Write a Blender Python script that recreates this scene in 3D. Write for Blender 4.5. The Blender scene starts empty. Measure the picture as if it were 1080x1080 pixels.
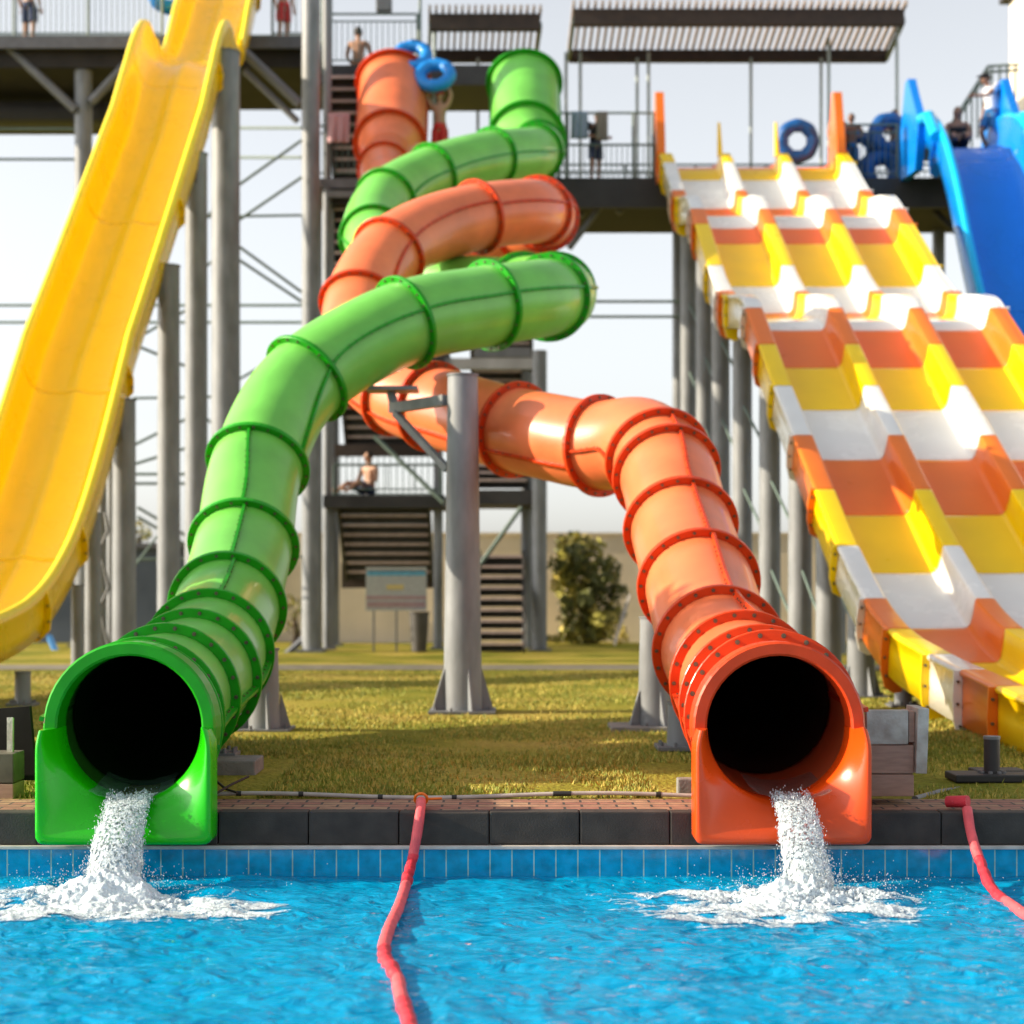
import bpy, bmesh, math, random
import numpy as np
from mathutils import Vector, Matrix, noise as mnoise
random.seed(7); RNG = np.random.default_rng(7)
S = bpy.context.scene
COL = S.collection
F, YH, H = 1800.0, 620.0, 1.28          # focal length in photo pixels, horizon row, eye height
R = math.radians
V = Vector

def P(px, py, d):
    return V(((px-540)/F*d, d, H-(py-YH)/F*d))

# ------------------------------------------------------------------ helpers
ORG = {}
class MB:
    def __init__(s):
        s.v=[]; s.f=[]; s.m=[]; s.sm=[]
    def add(s, vs, fs, mi=0, smooth=False):
        b=len(s.v); s.v.extend([tuple(v) for v in vs])
        for f in fs:
            s.f.append(tuple(i+b for i in f)); s.m.append(mi); s.sm.append(smooth)
    def box(s, c, sz, mi=0, rot=None, bev=0.0):
        hx,hy,hz=sz[0]/2,sz[1]/2,sz[2]/2
        c=V(c)
        if bev>0:
            b=min(bev,hx*.9,hy*.9,hz*.9)
            bm=bmesh.new(); bmesh.ops.create_cube(bm,size=1)
            for v in bm.verts: v.co=V((v.co.x*2*hx,v.co.y*2*hy,v.co.z*2*hz))
            bmesh.ops.bevel(bm,geom=bm.edges[:],offset=b,segments=2,affect='EDGES',profile=.6)
            bm.verts.index_update()
            vs=[v.co.copy() for v in bm.verts]; fs=[[v.index for v in f.verts] for f in bm.faces]; bm.free()
        else:
            vs=[V((x,y,z)) for x in(-hx,hx) for y in(-hy,hy) for z in(-hz,hz)]
            fs=[(0,1,3,2),(4,6,7,5),(0,4,5,1),(2,3,7,6),(0,2,6,4),(1,5,7,3)]
        if rot is not None: vs=[rot@v for v in vs]
        s.add([v+c for v in vs],fs,mi)
    def bar(s,p0,p1,r0,r1=None,seg=10,mi=0,caps=True):
        p0,p1=V(p0),V(p1); r1=r0 if r1 is None else r1
        t=(p1-p0).normalized(); a=t.orthogonal().normalized(); b=t.cross(a)
        vs=[];
        for p,r in((p0,r0),(p1,r1)):
            for k in range(seg):
                an=2*math.pi*k/seg; vs.append(p+a*(r*math.cos(an))+b*(r*math.sin(an)))
        s.add(vs,[(k,(k+1)%seg,seg+(k+1)%seg,seg+k) for k in range(seg)],mi,True)
        if caps: s.add(vs,[tuple(range(seg))[::-1],tuple(range(seg,2*seg))],mi,False)
    def beam(s,p0,p1,w,h,mi=0):
        p0,p1=V(p0),V(p1); t=(p1-p0).normalized()
        up=V((0,0,1)) if abs(t.z)<.95 else V((0,1,0))
        a=t.cross(up).normalized()*w/2; b=a.cross(t).normalized()*h/2
        vs=[p+x+y for p in(p0,p1) for x,y in((-a,-b),(a,-b),(a,b),(-a,b))]
        s.add(vs,[(3,2,1,0),(4,5,6,7),(0,1,5,4),(1,2,6,5),(2,3,7,6),(3,0,4,7)],mi)
    def pipe(s,pts,r,seg=10,mi=0,caps=True):
        pts=[V(p) for p in pts]; n=len(pts); rs=r if hasattr(r,'__len__') else [r]*n
        ts=[(pts[min(i+1,n-1)]-pts[max(i-1,0)]).normalized() for i in range(n)]
        a=ts[0].orthogonal().normalized(); vs=[]
        for i in range(n):
            a=(a-ts[i]*a.dot(ts[i])).normalized(); b=ts[i].cross(a)
            for k in range(seg):
                an=2*math.pi*k/seg; vs.append(pts[i]+(a*math.cos(an)+b*math.sin(an))*rs[i])
        fs=[(i*seg+k,i*seg+(k+1)%seg,(i+1)*seg+(k+1)%seg,(i+1)*seg+k) for i in range(n-1) for k in range(seg)]
        s.add(vs,fs,mi,True)
        if caps: s.add(vs,[tuple(range(seg))[::-1],tuple(range((n-1)*seg,n*seg))],mi)
    def ell(s,c,r,mi=0,rot=None,nu=14,nv=9):
        vs=[];c=V(c)
        for j in range(nv+1):
            th=math.pi*j/nv
            for i in range(nu):
                ph=2*math.pi*i/nu
                v=V((r[0]*math.sin(th)*math.cos(ph),r[1]*math.sin(th)*math.sin(ph),r[2]*math.cos(th)))
                if rot is not None: v=rot@v
                vs.append(c+v)
        s.add(vs,[(j*nu+i,(j+1)*nu+i,(j+1)*nu+(i+1)%nu,j*nu+(i+1)%nu) for j in range(nv) for i in range(nu)],mi,True)
    def torus(s,c,Rm,r,rot=None,mi=0,nu=36,nv=14,wob=0):
        vs=[];c=V(c)
        for i in range(nu):
            a=2*math.pi*i/nu
            rr=r*(1+wob*math.cos(8*a))
            for j in range(nv):
                b=2*math.pi*j/nv
                v=V(((Rm+rr*math.cos(b))*math.cos(a),rr*math.sin(b),(Rm+rr*math.cos(b))*math.sin(a)))
                if rot is not None: v=rot@v
                vs.append(c+v)
        s.add(vs,[(i*nv+j,i*nv+(j+1)%nv,((i+1)%nu)*nv+(j+1)%nv,((i+1)%nu)*nv+j) for i in range(nu) for j in range(nv)],mi,True)
    def prism(s,poly,dirv,mi=0):
        n=len(poly); poly=[V(p) for p in poly]; d=V(dirv)
        vs=poly+[p+d for p in poly]
        s.add(vs,[tuple(range(n)),tuple(range(2*n-1,n-1,-1))]+[(i,i+n,(i+1)%n+n,(i+1)%n) for i in range(n)],mi)
    def build(s,name,mats,parent=None,recalc=True):
        org=ORG[parent.name] if parent is not None else V((0,0,0))
        me=bpy.data.meshes.new(name)
        me.from_pydata([(x-org.x,y-org.y,z-org.z) for x,y,z in s.v],[],s.f)
        if not isinstance(mats,(list,tuple)): mats=[mats]
        for m in mats: me.materials.append(m)
        me.polygons.foreach_set('material_index',s.m); me.polygons.foreach_set('use_smooth',s.sm); me.update()
        if recalc: bm=bmesh.new(); bm.from_mesh(me); bmesh.ops.recalc_face_normals(bm,faces=bm.faces); bm.to_mesh(me); bm.free()
        o=bpy.data.objects.new(name,me); COL.objects.link(o)
        if parent is not None: o.parent=parent
        ORG[o.name]=org
        return o

def tag(o,label,cat,group=None):
    o['label']=label; o['category']=cat
    if group: o['group']=group
    if 'kind' not in o: o['kind']='thing'
    return o
def thing(name,label,cat,loc,group=None):
    o=bpy.data.objects.new(name,None); o.empty_display_size=.2; COL.objects.link(o)
    o.location=loc; ORG[o.name]=V(loc); tag(o,label,cat,group); return o
def struct(o,kind='structure'):
    o['kind']=kind; return o

def spline(pts,n=12):
    """centripetal-ish Catmull-Rom, returns dense points and the control parameter of each"""
    pts=[np.array(p,float) for p in pts]
    ext=[2*pts[0]-pts[1]]+pts+[2*pts[-1]-pts[-2]]
    out=[];par=[]
    for i in range(1,len(ext)-2):
        p0,p1,p2,p3=ext[i-1:i+3]
        t0=0;t1=t0+max(np.linalg.norm(p1-p0),1e-6)**.5;t2=t1+max(np.linalg.norm(p2-p1),1e-6)**.5;t3=t2+max(np.linalg.norm(p3-p2),1e-6)**.5
        for k in range(n):
            t=t1+(t2-t1)*k/n
            A1=(t1-t)/(t1-t0)*p0+(t-t0)/(t1-t0)*p1;A2=(t2-t)/(t2-t1)*p1+(t-t1)/(t2-t1)*p2;A3=(t3-t)/(t3-t2)*p2+(t-t2)/(t3-t2)*p3
            B1=(t2-t)/(t2-t0)*A1+(t-t0)/(t2-t0)*A2;B2=(t3-t)/(t3-t1)*A2+(t-t1)/(t3-t1)*A3
            out.append((t2-t)/(t2-t1)*B1+(t-t1)/(t2-t1)*B2); par.append(i-1+k/n)
    out.append(pts[-1]);par.append(len(pts)-1)
    return np.array(out),np.array(par)

def vnoise(x,y,seed=0):
    xi=np.floor(x).astype(int);yi=np.floor(y).astype(int);xf=x-xi;yf=y-yi
    def h(a,b):
        n=(a*374761393+b*668265263+seed*974711)&0xffffffff
        n=((n^(n>>13))*1274126177)&0xffffffff
        return ((n^(n>>16))&0xffff)/65535.0
    u=xf*xf*xf*(xf*(xf*6-15)+10);v=yf*yf*yf*(yf*(yf*6-15)+10)
    return (h(xi,yi)*(1-u)+h(xi+1,yi)*u)*(1-v)+(h(xi,yi+1)*(1-u)+h(xi+1,yi+1)*u)*v
def fbm(x,y,oct=4,seed=0):
    a=.5;s=0
    for o in range(oct):
        s=s+a*vnoise(x*2**o+17.3*o,y*2**o-9.1*o,seed+o);a*=.5
    return s

# ------------------------------------------------------------------ materials
MAT={}
def nt(name):
    m=bpy.data.materials.new(name); m.use_nodes=True; n=m.node_tree
    return m,n.nodes,n.links,n.nodes['Principled BSDF']
def pm(name,col,rough=.5,metal=0,var=.12,scale=6,bump=0,bscale=60,coat=0,dirt=None,stretch=None,spec=None):
    m,N,L,b=nt(name)
    b.inputs['Roughness'].default_value=rough; b.inputs['Metallic'].default_value=metal
    if coat: b.inputs['Coat Weight'].default_value=coat; b.inputs['Coat Roughness'].default_value=.08
    if spec is not None: b.inputs['Specular IOR Level'].default_value=spec
    tc=N.new('ShaderNodeTexCoord'); src=tc.outputs['Object']
    if stretch:
        mp=N.new('ShaderNodeMapping'); mp.inputs['Scale'].default_value=stretch; L.new(src,mp.inputs[0]); src=mp.outputs[0]
    nz=N.new('ShaderNodeTexNoise'); nz.inputs['Scale'].default_value=scale; nz.inputs['Detail'].default_value=5; L.new(src,nz.inputs[0])
    cr=N.new('ShaderNodeValToRGB'); cr.color_ramp.elements[0].position=.3; cr.color_ramp.elements[1].position=.72
    lo=[max(0,c*(1-var)) for c in col]; hi=[min(1,c*(1+var*.6)+var*.01) for c in col]
    if dirt: lo=list(dirt)
    cr.color_ramp.elements[0].color=(*lo,1); cr.color_ramp.elements[1].color=(*hi,1)
    L.new(nz.outputs['Fac'],cr.inputs[0]); L.new(cr.outputs[0],b.inputs['Base Color'])
    rr=N.new('ShaderNodeMapRange'); rr.inputs['To Min'].default_value=max(.02,rough-.08); rr.inputs['To Max'].default_value=min(1,rough+.1)
    L.new(nz.outputs['Fac'],rr.inputs['Value']); L.new(rr.outputs[0],b.inputs['Roughness'])
    if bump:
        n2=N.new('ShaderNodeTexNoise'); n2.inputs['Scale'].default_value=bscale; n2.inputs['Detail'].default_value=4; L.new(src,n2.inputs[0])
        bp=N.new('ShaderNodeBump'); bp.inputs['Strength'].default_value=bump; bp.inputs['Distance'].default_value=.02
        L.new(n2.outputs['Fac'],bp.inputs['Height']); L.new(bp.outputs[0],b.inputs['Normal'])
    MAT[name]=m; return m
M_gt =pm('green_fibreglass',(.15,.52,.07),.36,coat=.2,var=.16,scale=2.5,bump=.04,bscale=9)
M_gf =pm('green_flange',(.008,.29,.002),.4,coat=.1,spec=.3,var=.15)
M_go =pm('green_outlet',(.012,.44,.0),.25,coat=.25,spec=.35,var=.08,scale=3,bump=.02,bscale=14)
M_ot =pm('orange_fibreglass',(.80,.178,.062),.36,coat=.2,var=.16,scale=2.5,bump=.04,bscale=9)
M_of =pm('orange_flange',(.58,.045,.004),.4,coat=.1,spec=.3,var=.15)
M_oo =pm('orange_outlet',(.70,.066,.004),.25,coat=.25,spec=.35,var=.08,scale=3,bump=.02,bscale=14)
M_ing=pm('green_tube_inner_shade',(.010,.045,.004),.6,var=.3)  # shade inside the tubes painted as a near-black tint, here and below
M_ino=pm('orange_tube_inner_shade',(.045,.010,.004),.6,var=.3)
M_bolt=pm('bolt_steel',(.16,.13,.09),.4,.7,var=.3,scale=40)
M_ys =pm('yellow_gelcoat',(.95,.62,.0),.28,coat=.15,spec=.3,var=.05,scale=2,bump=.03,bscale=6)
M_yl =pm('yellow_lip',(.93,.72,.03),.35,coat=.1,spec=.3,var=.06)
M_my =pm('lane_yellow',(.90,.60,.0),.3,coat=.12,spec=.3,var=.05,scale=2)
M_mo =pm('lane_orange',(.80,.17,.012),.3,coat=.15,spec=.35,var=.06,scale=2)
M_mw =pm('lane_white',(.80,.80,.78),.25,coat=.4,var=.05,scale=2)
M_bs =pm('blue_gelcoat',(.0,.20,.70),.28,coat=.15,spec=.3,var=.06,scale=2)
M_bl =pm('light_blue_lip',(.0,.42,.86),.28,coat=.2,spec=.3,var=.06,scale=2)
M_steel=pm('galvanised_steel',(.20,.212,.23),.5,.0,var=.30,scale=5,bump=.05,bscale=30,stretch=(1,1,.35))
M_steel2=pm('dull_steel',(.15,.155,.165),.55,.1,var=.2,scale=4,stretch=(1,1,.4))
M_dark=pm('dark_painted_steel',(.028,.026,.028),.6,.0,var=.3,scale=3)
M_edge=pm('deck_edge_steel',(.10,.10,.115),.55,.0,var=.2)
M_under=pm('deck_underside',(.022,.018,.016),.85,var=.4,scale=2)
M_brown=pm('brown_timber',(.045,.028,.020),.75,var=.3,scale=5)
M_post=pm('pale_post',(.34,.40,.37),.5,var=.15)
M_slat=pm('pergola_slat',(.42,.32,.25),.7,var=.25,scale=6)
M_rail=pm('rail_paint',(.12,.17,.15),.5,var=.15)
M_tread=pm('stair_tread',(.05,.047,.045),.7,var=.3)
M_nose=pm('stair_nosing',(.55,.42,.38),.6,var=.2)
M_conc=pm('concrete',(.21,.20,.185),.85,var=.3,scale=9,bump=.3,bscale=60)
M_kerb=pm('dark_kerb_stone',(.036,.029,.024),.8,var=.45,scale=7,bump=.15,bscale=90)
M_cope=pm('coping',(.50,.46,.42),.6,var=.2,scale=12)
M_wallc=pm('cream_render',(.86,.72,.54),.9,var=.1,scale=1.5,bump=.1,bscale=20)
M_wallg=pm('blue_grey_render',(.10,.12,.16),.9,var=.2,scale=1.5)
M_cab=pm('cabin_cream',(.80,.70,.56),.8,var=.06)
M_cabg=pm('cabin_grey',(.20,.21,.23),.8,var=.1)
M_tube=pm('inflatable_blue',(.0,.09,.33),.4,coat=.1,var=.1)
M_tubel=pm('inflatable_light_blue',(.0,.22,.66),.4,coat=.1,var=.1)
M_skin=pm('skin',(.46,.25,.16),.55,var=.1,scale=8)
M_skin2=pm('tanned_skin',(.30,.15,.09),.55,var=.1,scale=8)
M_hair=pm('dark_hair',(.02,.014,.01),.6,var=.3,scale=60)
M_hairr=pm('red_cloth',(.60,.03,.03),.7,var=.15)
M_navy=pm('navy_cloth',(.015,.03,.10),.8,var=.2)
M_blk=pm('black_cloth',(.012,.012,.014),.8,var=.2)
M_tee=pm('pale_cloth',(.62,.64,.70),.8,var=.1)
M_blu=pm('blue_cloth',(.02,.14,.34),.8,var=.15)
M_towg=pm('grey_towel',(.24,.30,.38),.95,var=.15,scale=20)
M_towt=pm('taupe_towel',(.21,.18,.15),.95,var=.15,scale=20)
M_towp=pm('pink_towel',(.55,.33,.37),.95,var=.2,scale=10,stretch=(9,1,.3))
M_rope=pm('red_rope_cover',(.62,.025,.045),.55,var=.3,scale=14,bump=.35,bscale=45)
M_ropep=pm('faded_pink_cover',(.72,.095,.11),.6,var=.2,scale=14,bump=.25,bscale=45)
M_hose=pm('white_hose',(.42,.38,.35),.5,var=.2,scale=10)
M_rub=pm('black_rubber',(.015,.015,.015),.6,var=.3)
M_wood=pm('peeling_white_paint',(.50,.47,.42),.8,var=.2,scale=7,dirt=(.24,.19,.15),bump=.2)
M_plank=pm('pinkish_plank',(.36,.21,.155),.8,var=.2,scale=8,stretch=(1,1,6),bump=.15)
M_dirty=pm('dirty_board',(.11,.095,.07),.85,var=.35,scale=9)
M_ply=pm('dark_panel',(.012,.010,.009),.9,spec=.1,var=.4,scale=4)
M_bin=pm('bin_plastic',(.06,.055,.05),.5,var=.2)
M_sg=pm('board_grey',(.36,.37,.36),.5,var=.15,scale=18)
M_sb=pm('board_blue',(.10,.32,.46),.5,var=.2,scale=14)
M_sy=pm('board_yellow',(.50,.40,.16),.5,var=.2,scale=14)
M_sr=pm('board_mauve',(.34,.22,.23),.5,var=.2,scale=14)
M_bark=pm('bark',(.10,.07,.045),.9,var=.3,scale=12,bump=.4)
M_lf1=pm('leaf_olive',(.34,.31,.05),.6,var=.5,scale=3)
M_lf2=pm('leaf_dark',(.13,.14,.03),.6,var=.4,scale=3)
M_lf3=pm('leaf_yellow',(.56,.45,.10),.6,var=.4,scale=3)
M_gr1=pm('grass_green',(.22,.25,.025),.7,var=.4,scale=3)
M_gr2=pm('grass_straw',(.48,.38,.075),.8,var=.3,scale=3)

def mat_grass():
    m,N,L,b=nt('dry_lawn'); b.inputs['Roughness'].default_value=.95; b.inputs['Specular IOR Level'].default_value=.1
    tc=N.new('ShaderNodeTexCoord')
    a=N.new('ShaderNodeTexNoise'); a.inputs['Scale'].default_value=.55; a.inputs['Detail'].default_value=6; L.new(tc.outputs['Object'],a.inputs[0])
    c=N.new('ShaderNodeValToRGB'); e=c.color_ramp.elements
    e[0].position=.36; e[0].color=(.20,.215,.022,1); e[1].position=.66; e[1].color=(.48,.37,.085,1)
    k=c.color_ramp.elements.new(.5); k.color=(.34,.305,.043,1); L.new(a.outputs['Fac'],c.inputs[0])
    n2=N.new('ShaderNodeTexNoise'); n2.inputs['Scale'].default_value=28; n2.inputs['Detail'].default_value=5; L.new(tc.outputs['Object'],n2.inputs[0])
    mx=N.new('ShaderNodeMixRGB'); mx.blend_type='MULTIPLY'; mx.inputs[0].default_value=.75
    c2=N.new('ShaderNodeValToRGB'); c2.color_ramp.elements[0].position=.3; c2.color_ramp.elements[0].color=(.35,.33,.28,1); c2.color_ramp.elements[1].position=.65
    L.new(n2.outputs['Fac'],c2.inputs[0]); L.new(c.outputs[0],mx.inputs[1]); L.new(c2.outputs[0],mx.inputs[2]); L.new(mx.outputs[0],b.inputs['Base Color'])
    bp=N.new('ShaderNodeBump'); bp.inputs['Strength'].default_value=.8; bp.inputs['Distance'].default_value=.05; L.new(n2.outputs['Fac'],bp.inputs['Height']); L.new(bp.outputs[0],b.inputs['Normal'])
    return m
M_lawn=mat_grass()

def mat_brick(name,c1,c2,mort,bw,bh,ms,plane,off=.5,rough=.7,bump=.4,bias=0,coat=0):
    m,N,L,b=nt(name); b.inputs['Roughness'].default_value=rough
    if coat: b.inputs['Coat Weight'].default_value=coat
    tc=N.new('ShaderNodeTexCoord'); sp=N.new('ShaderNodeSeparateXYZ'); cb=N.new('ShaderNodeCombineXYZ'); L.new(tc.outputs['Object'],sp.inputs[0])
    L.new(sp.outputs[plane[0]],cb.inputs[0]); L.new(sp.outputs[plane[1]],cb.inputs[1])
    br=N.new('ShaderNodeTexBrick'); br.offset=off; br.inputs['Scale'].default_value=1; br.inputs['Brick Width'].default_value=bw; br.inputs['Row Height'].default_value=bh
    br.inputs['Mortar Size'].default_value=ms; br.inputs['Color1'].default_value=(*c1,1); br.inputs['Color2'].default_value=(*c2,1); br.inputs['Mortar'].default_value=(*mort,1); br.inputs['Bias'].default_value=bias
    L.new(cb.outputs[0],br.inputs[0])
    nz=N.new('ShaderNodeTexNoise'); nz.inputs['Scale'].default_value=14; nz.inputs['Detail'].default_value=6; L.new(tc.outputs['Object'],nz.inputs[0])
    mx=N.new('ShaderNodeMixRGB'); mx.blend_type='MULTIPLY'; mx.inputs[0].default_value=.6
    cr=N.new('ShaderNodeValToRGB'); cr.color_ramp.elements[0].position=.3; cr.color_ramp.elements[0].color=(.4,.38,.36,1); cr.color_ramp.elements[1].position=.62
    L.new(nz.outputs['Fac'],cr.inputs[0]); L.new(br.outputs['Color'],mx.inputs[1]); L.new(cr.outputs[0],mx.inputs[2]); L.new(mx.outputs[0],b.inputs['Base Color'])
    bp=N.new('ShaderNodeBump'); bp.inputs['Strength'].default_value=bump; bp.inputs['Distance'].default_value=.01; bp.invert=True
    L.new(br.outputs['Fac'],bp.inputs['Height']); L.new(bp.outputs[0],b.inputs['Normal'])
    return m
M_pave=mat_brick('red_brick_pavers',(.30,.12,.085),(.40,.24,.14),(.05,.045,.04),.205,.105,.008,('X','Y'),rough=.85)
M_path=pm('path_concrete',(.17,.15,.105),.9,var=.3,scale=3)
M_tile=mat_brick('blue_pool_tiles',(.0,.29,.56),(.0,.33,.60),(.38,.58,.50),.125,.5,.0035,('X','Z'),off=0,rough=.15,bump=.25,coat=.4)

M_ptile=mat_brick('light_blue_floor_tiles',(.0,.78,1.0),(.0,.82,1.0),(.0,.45,.80),.5,.5,.03,('X','Y'),off=0,rough=.4)
def mat_water():
    m,N,L,b=nt('pool_water'); N.remove(b); out=N['Material Output']
    tc=N.new('ShaderNodeTexCoord')
    mp=N.new('ShaderNodeMapping'); mp.inputs['Scale'].default_value=(1,1.6,1); L.new(tc.outputs['Object'],mp.inputs[0])
    n1=N.new('ShaderNodeTexNoise'); n1.inputs['Scale'].default_value=5; n1.inputs['Detail'].default_value=5; n1.inputs['Roughness'].default_value=.45; n1.inputs['Distortion'].default_value=1.4; L.new(mp.outputs[0],n1.inputs[0])
    bp=N.new('ShaderNodeBump'); bp.inputs['Strength'].default_value=.9; bp.inputs['Distance'].default_value=.045; L.new(n1.outputs['Fac'],bp.inputs['Height'])
    df=N.new('ShaderNodeBsdfRefraction'); df.inputs['IOR'].default_value=1.33; df.inputs['Roughness'].default_value=.0; 
    lw=N.new('ShaderNodeLayerWeight'); lw.inputs['Blend'].default_value=.5; L.new(bp.outputs[0],lw.inputs['Normal'])
    cr=N.new('ShaderNodeValToRGB'); e=cr.color_ramp.elements
    e[0].position=.52; e[0].color=(.06,.45,.75,1); e[1].position=.74; e[1].color=(.85,1,1,1); L.new(lw.outputs['Facing'],cr.inputs[0]); L.new(cr.outputs[0],df.inputs['Color']); L.new(bp.outputs[0],df.inputs['Normal'])
    sc=N.new('ShaderNodeBsdfDiffuse'); sc.inputs['Color'].default_value=(.0,.50,.92,1); L.new(bp.outputs[0],sc.inputs['Normal'])
    ms=N.new('ShaderNodeMixShader'); ms.inputs[0].default_value=.46; L.new(df.outputs[0],ms.inputs[1]); L.new(sc.outputs[0],ms.inputs[2])
    gl=N.new('ShaderNodeBsdfGlossy'); gl.inputs['Roughness'].default_value=.02; L.new(bp.outputs[0],gl.inputs['Normal'])
    fr=N.new('ShaderNodeFresnel'); fr.inputs['IOR'].default_value=1.33; L.new(bp.outputs[0],fr.inputs['Normal'])
    mm=N.new('ShaderNodeMath'); mm.operation='MULTIPLY'; mm.inputs[1].default_value=.70; L.new(fr.outputs[0],mm.inputs[0])
    mx=N.new('ShaderNodeMixShader'); L.new(mm.outputs[0],mx.inputs[0]); L.new(ms.outputs[0],mx.inputs[1]); L.new(gl.outputs[0],mx.inputs[2])
    L.new(mx.outputs[0],out.inputs['Surface'])
    return m
M_water=mat_water()
def mat_foam(name='white_foam',lace=False):
    m,N,L,b=nt(name); b.inputs['Base Color'].default_value=(.60,.68,.73,1); b.inputs['Roughness'].default_value=.35
    b.inputs['Subsurface Weight'].default_value=.15; b.inputs['Subsurface Radius'].default_value=(.03,.04,.05); b.inputs['Subsurface Scale'].default_value=.3
    tc=N.new('ShaderNodeTexCoord'); nz=N.new('ShaderNodeTexNoise'); nz.inputs['Scale'].default_value=55; nz.inputs['Detail'].default_value=6; L.new(tc.outputs['Object'],nz.inputs[0])
    bp=N.new('ShaderNodeBump'); bp.inputs['Strength'].default_value=.8; bp.inputs['Distance'].default_value=.015; L.new(nz.outputs['Fac'],bp.inputs['Height']); L.new(bp.outputs[0],b.inputs['Normal'])
    if lace:
        at_=N.new('ShaderNodeAttribute'); at_.attribute_name='froth'
        vo=N.new('ShaderNodeTexVoronoi'); vo.feature='DISTANCE_TO_EDGE'; vo.inputs['Scale'].default_value=26
        dn=N.new('ShaderNodeTexNoise'); dn.inputs['Scale'].default_value=9; dn.inputs['Detail'].default_value=4; L.new(tc.outputs['Object'],dn.inputs[0])
        va=N.new('ShaderNodeVectorMath'); va.operation='ADD'; L.new(tc.outputs['Object'],va.inputs[0]); L.new(dn.outputs['Color'],va.inputs[1]); L.new(va.outputs[0],vo.inputs['Vector'])
        # open cells of clear water between the strands of foam where it is thin
        a1=N.new('ShaderNodeMath'); a1.operation='MULTIPLY'; a1.inputs[1].default_value=-3.2; L.new(vo.outputs['Distance'],a1.inputs[0])
        a2=N.new('ShaderNodeMath'); a2.operation='MULTIPLY_ADD'; a2.inputs[1].default_value=2.4; L.new(at_.outputs['Fac'],a2.inputs[0]); L.new(a1.outputs[0],a2.inputs[2])
        a3=N.new('ShaderNodeMath'); a3.operation='MULTIPLY_ADD'; a3.inputs[1].default_value=.9; L.new(nz.outputs['Fac'],a3.inputs[0]); L.new(a2.outputs[0],a3.inputs[2])
        mr=N.new('ShaderNodeMapRange'); mr.interpolation_type='SMOOTHSTEP'; mr.inputs['From Min'].default_value=.55; mr.inputs['From Max'].default_value=1.25; L.new(a3.outputs[0],mr.inputs['Value']); L.new(mr.outputs[0],b.inputs['Alpha'])
    return m
M_foam=mat_foam()
M_lace=mat_foam('thin_foam',True)
def mat_jet():
    m=mat_foam('falling_froth'); N=m.node_tree.nodes; L=m.node_tree.links; b=N['Principled BSDF']
    b.inputs['Base Color'].default_value=(.58,.66,.71,1)
    tc=N.new('ShaderNodeTexCoord'); mp=N.new('ShaderNodeMapping'); mp.inputs['Scale'].default_value=(1,1,.22); L.new(tc.outputs['Object'],mp.inputs[0])
    a=N.new('ShaderNodeTexNoise'); a.inputs['Scale'].default_value=60; a.inputs['Detail'].default_value=5; a.inputs['Distortion'].default_value=.6; L.new(mp.outputs[0],a.inputs[0])
    r=N.new('ShaderNodeMapRange'); r.interpolation_type='SMOOTHSTEP'; r.inputs['From Min'].default_value=.38; r.inputs['From Max'].default_value=.56; r.inputs['To Min'].default_value=.04; L.new(a.outputs['Fac'],r.inputs['Value']); L.new(r.outputs[0],b.inputs['Alpha'])
    return m
M_jet=mat_jet()
def mat_drop():
    m,N,L,b=nt('water_droplets'); b.inputs['Base Color'].default_value=(.85,.9,.93,1); b.inputs['Roughness'].default_value=.08; b.inputs['Transmission Weight'].default_value=.35; b.inputs['IOR'].default_value=1.33
    return m
M_drop=mat_drop()

# ------------------------------------------------------------------ setting
ZW=-.362     # water level
PE=9.72      # pool edge
def ground():
    b=MB()
    xs=[-300,-60,-20,-12]+list(np.linspace(-9,9,19))+[12,20,60,300]; ys=[10.34]+list(np.linspace(10.8,40,30))+[60,120,400]
    vs=[(x,y,(.0 if y<10.5 else .02*math.sin(x*.9+y*.5)*math.sin(y*.35))) for y in ys for x in xs]; n=len(xs)
    b.add(vs,[(j*n+i,j*n+i+1,(j+1)*n+i+1,(j+1)*n+i) for j in range(len(ys)-1) for i in range(n-1)],0,True)
    struct(b.build('ground',M_lawn))
    b=MB(); b.box((0,(PE+.12+10.34)/2,-.1),(60,10.34-PE-.12,.2)); struct(b.build('pavement',M_pave))
    b=MB(); x=-30.
    k=0
    while x<30:
        w=.515; b.box((x+w/2,PE+.06+random.uniform(-.003,.003),-.09+random.uniform(-.003,.003)),(w-.006,.12,.185),0,None,.008); x+=w
    struct(b.build('kerb',M_kerb))
    b=MB(); b.box((0,PE+.05,-.197),(60,.14,.022),0,None,.005); struct(b.build('pool_coping',M_cope))
    b=MB(); b.box((0,PE+.07,-.95),(60,.14,1.48)); struct(b.build('pool_wall',M_tile))
    b=MB(); b.add([(-30,-14,-1.55),(30,-14,-1.55),(30,PE+.01,-1.55),(-30,PE+.01,-1.55)],[(0,1,2,3)]); struct(b.build('pool_floor',M_ptile))
    # far service path
    b=MB(); b.add([(-30,26.5,.011),(30,26.5,.011),(30,28.2,.011),(-30,28.2,.011)],[(0,1,2,3)]); struct(b.build('path',M_path))
ground()

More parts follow.
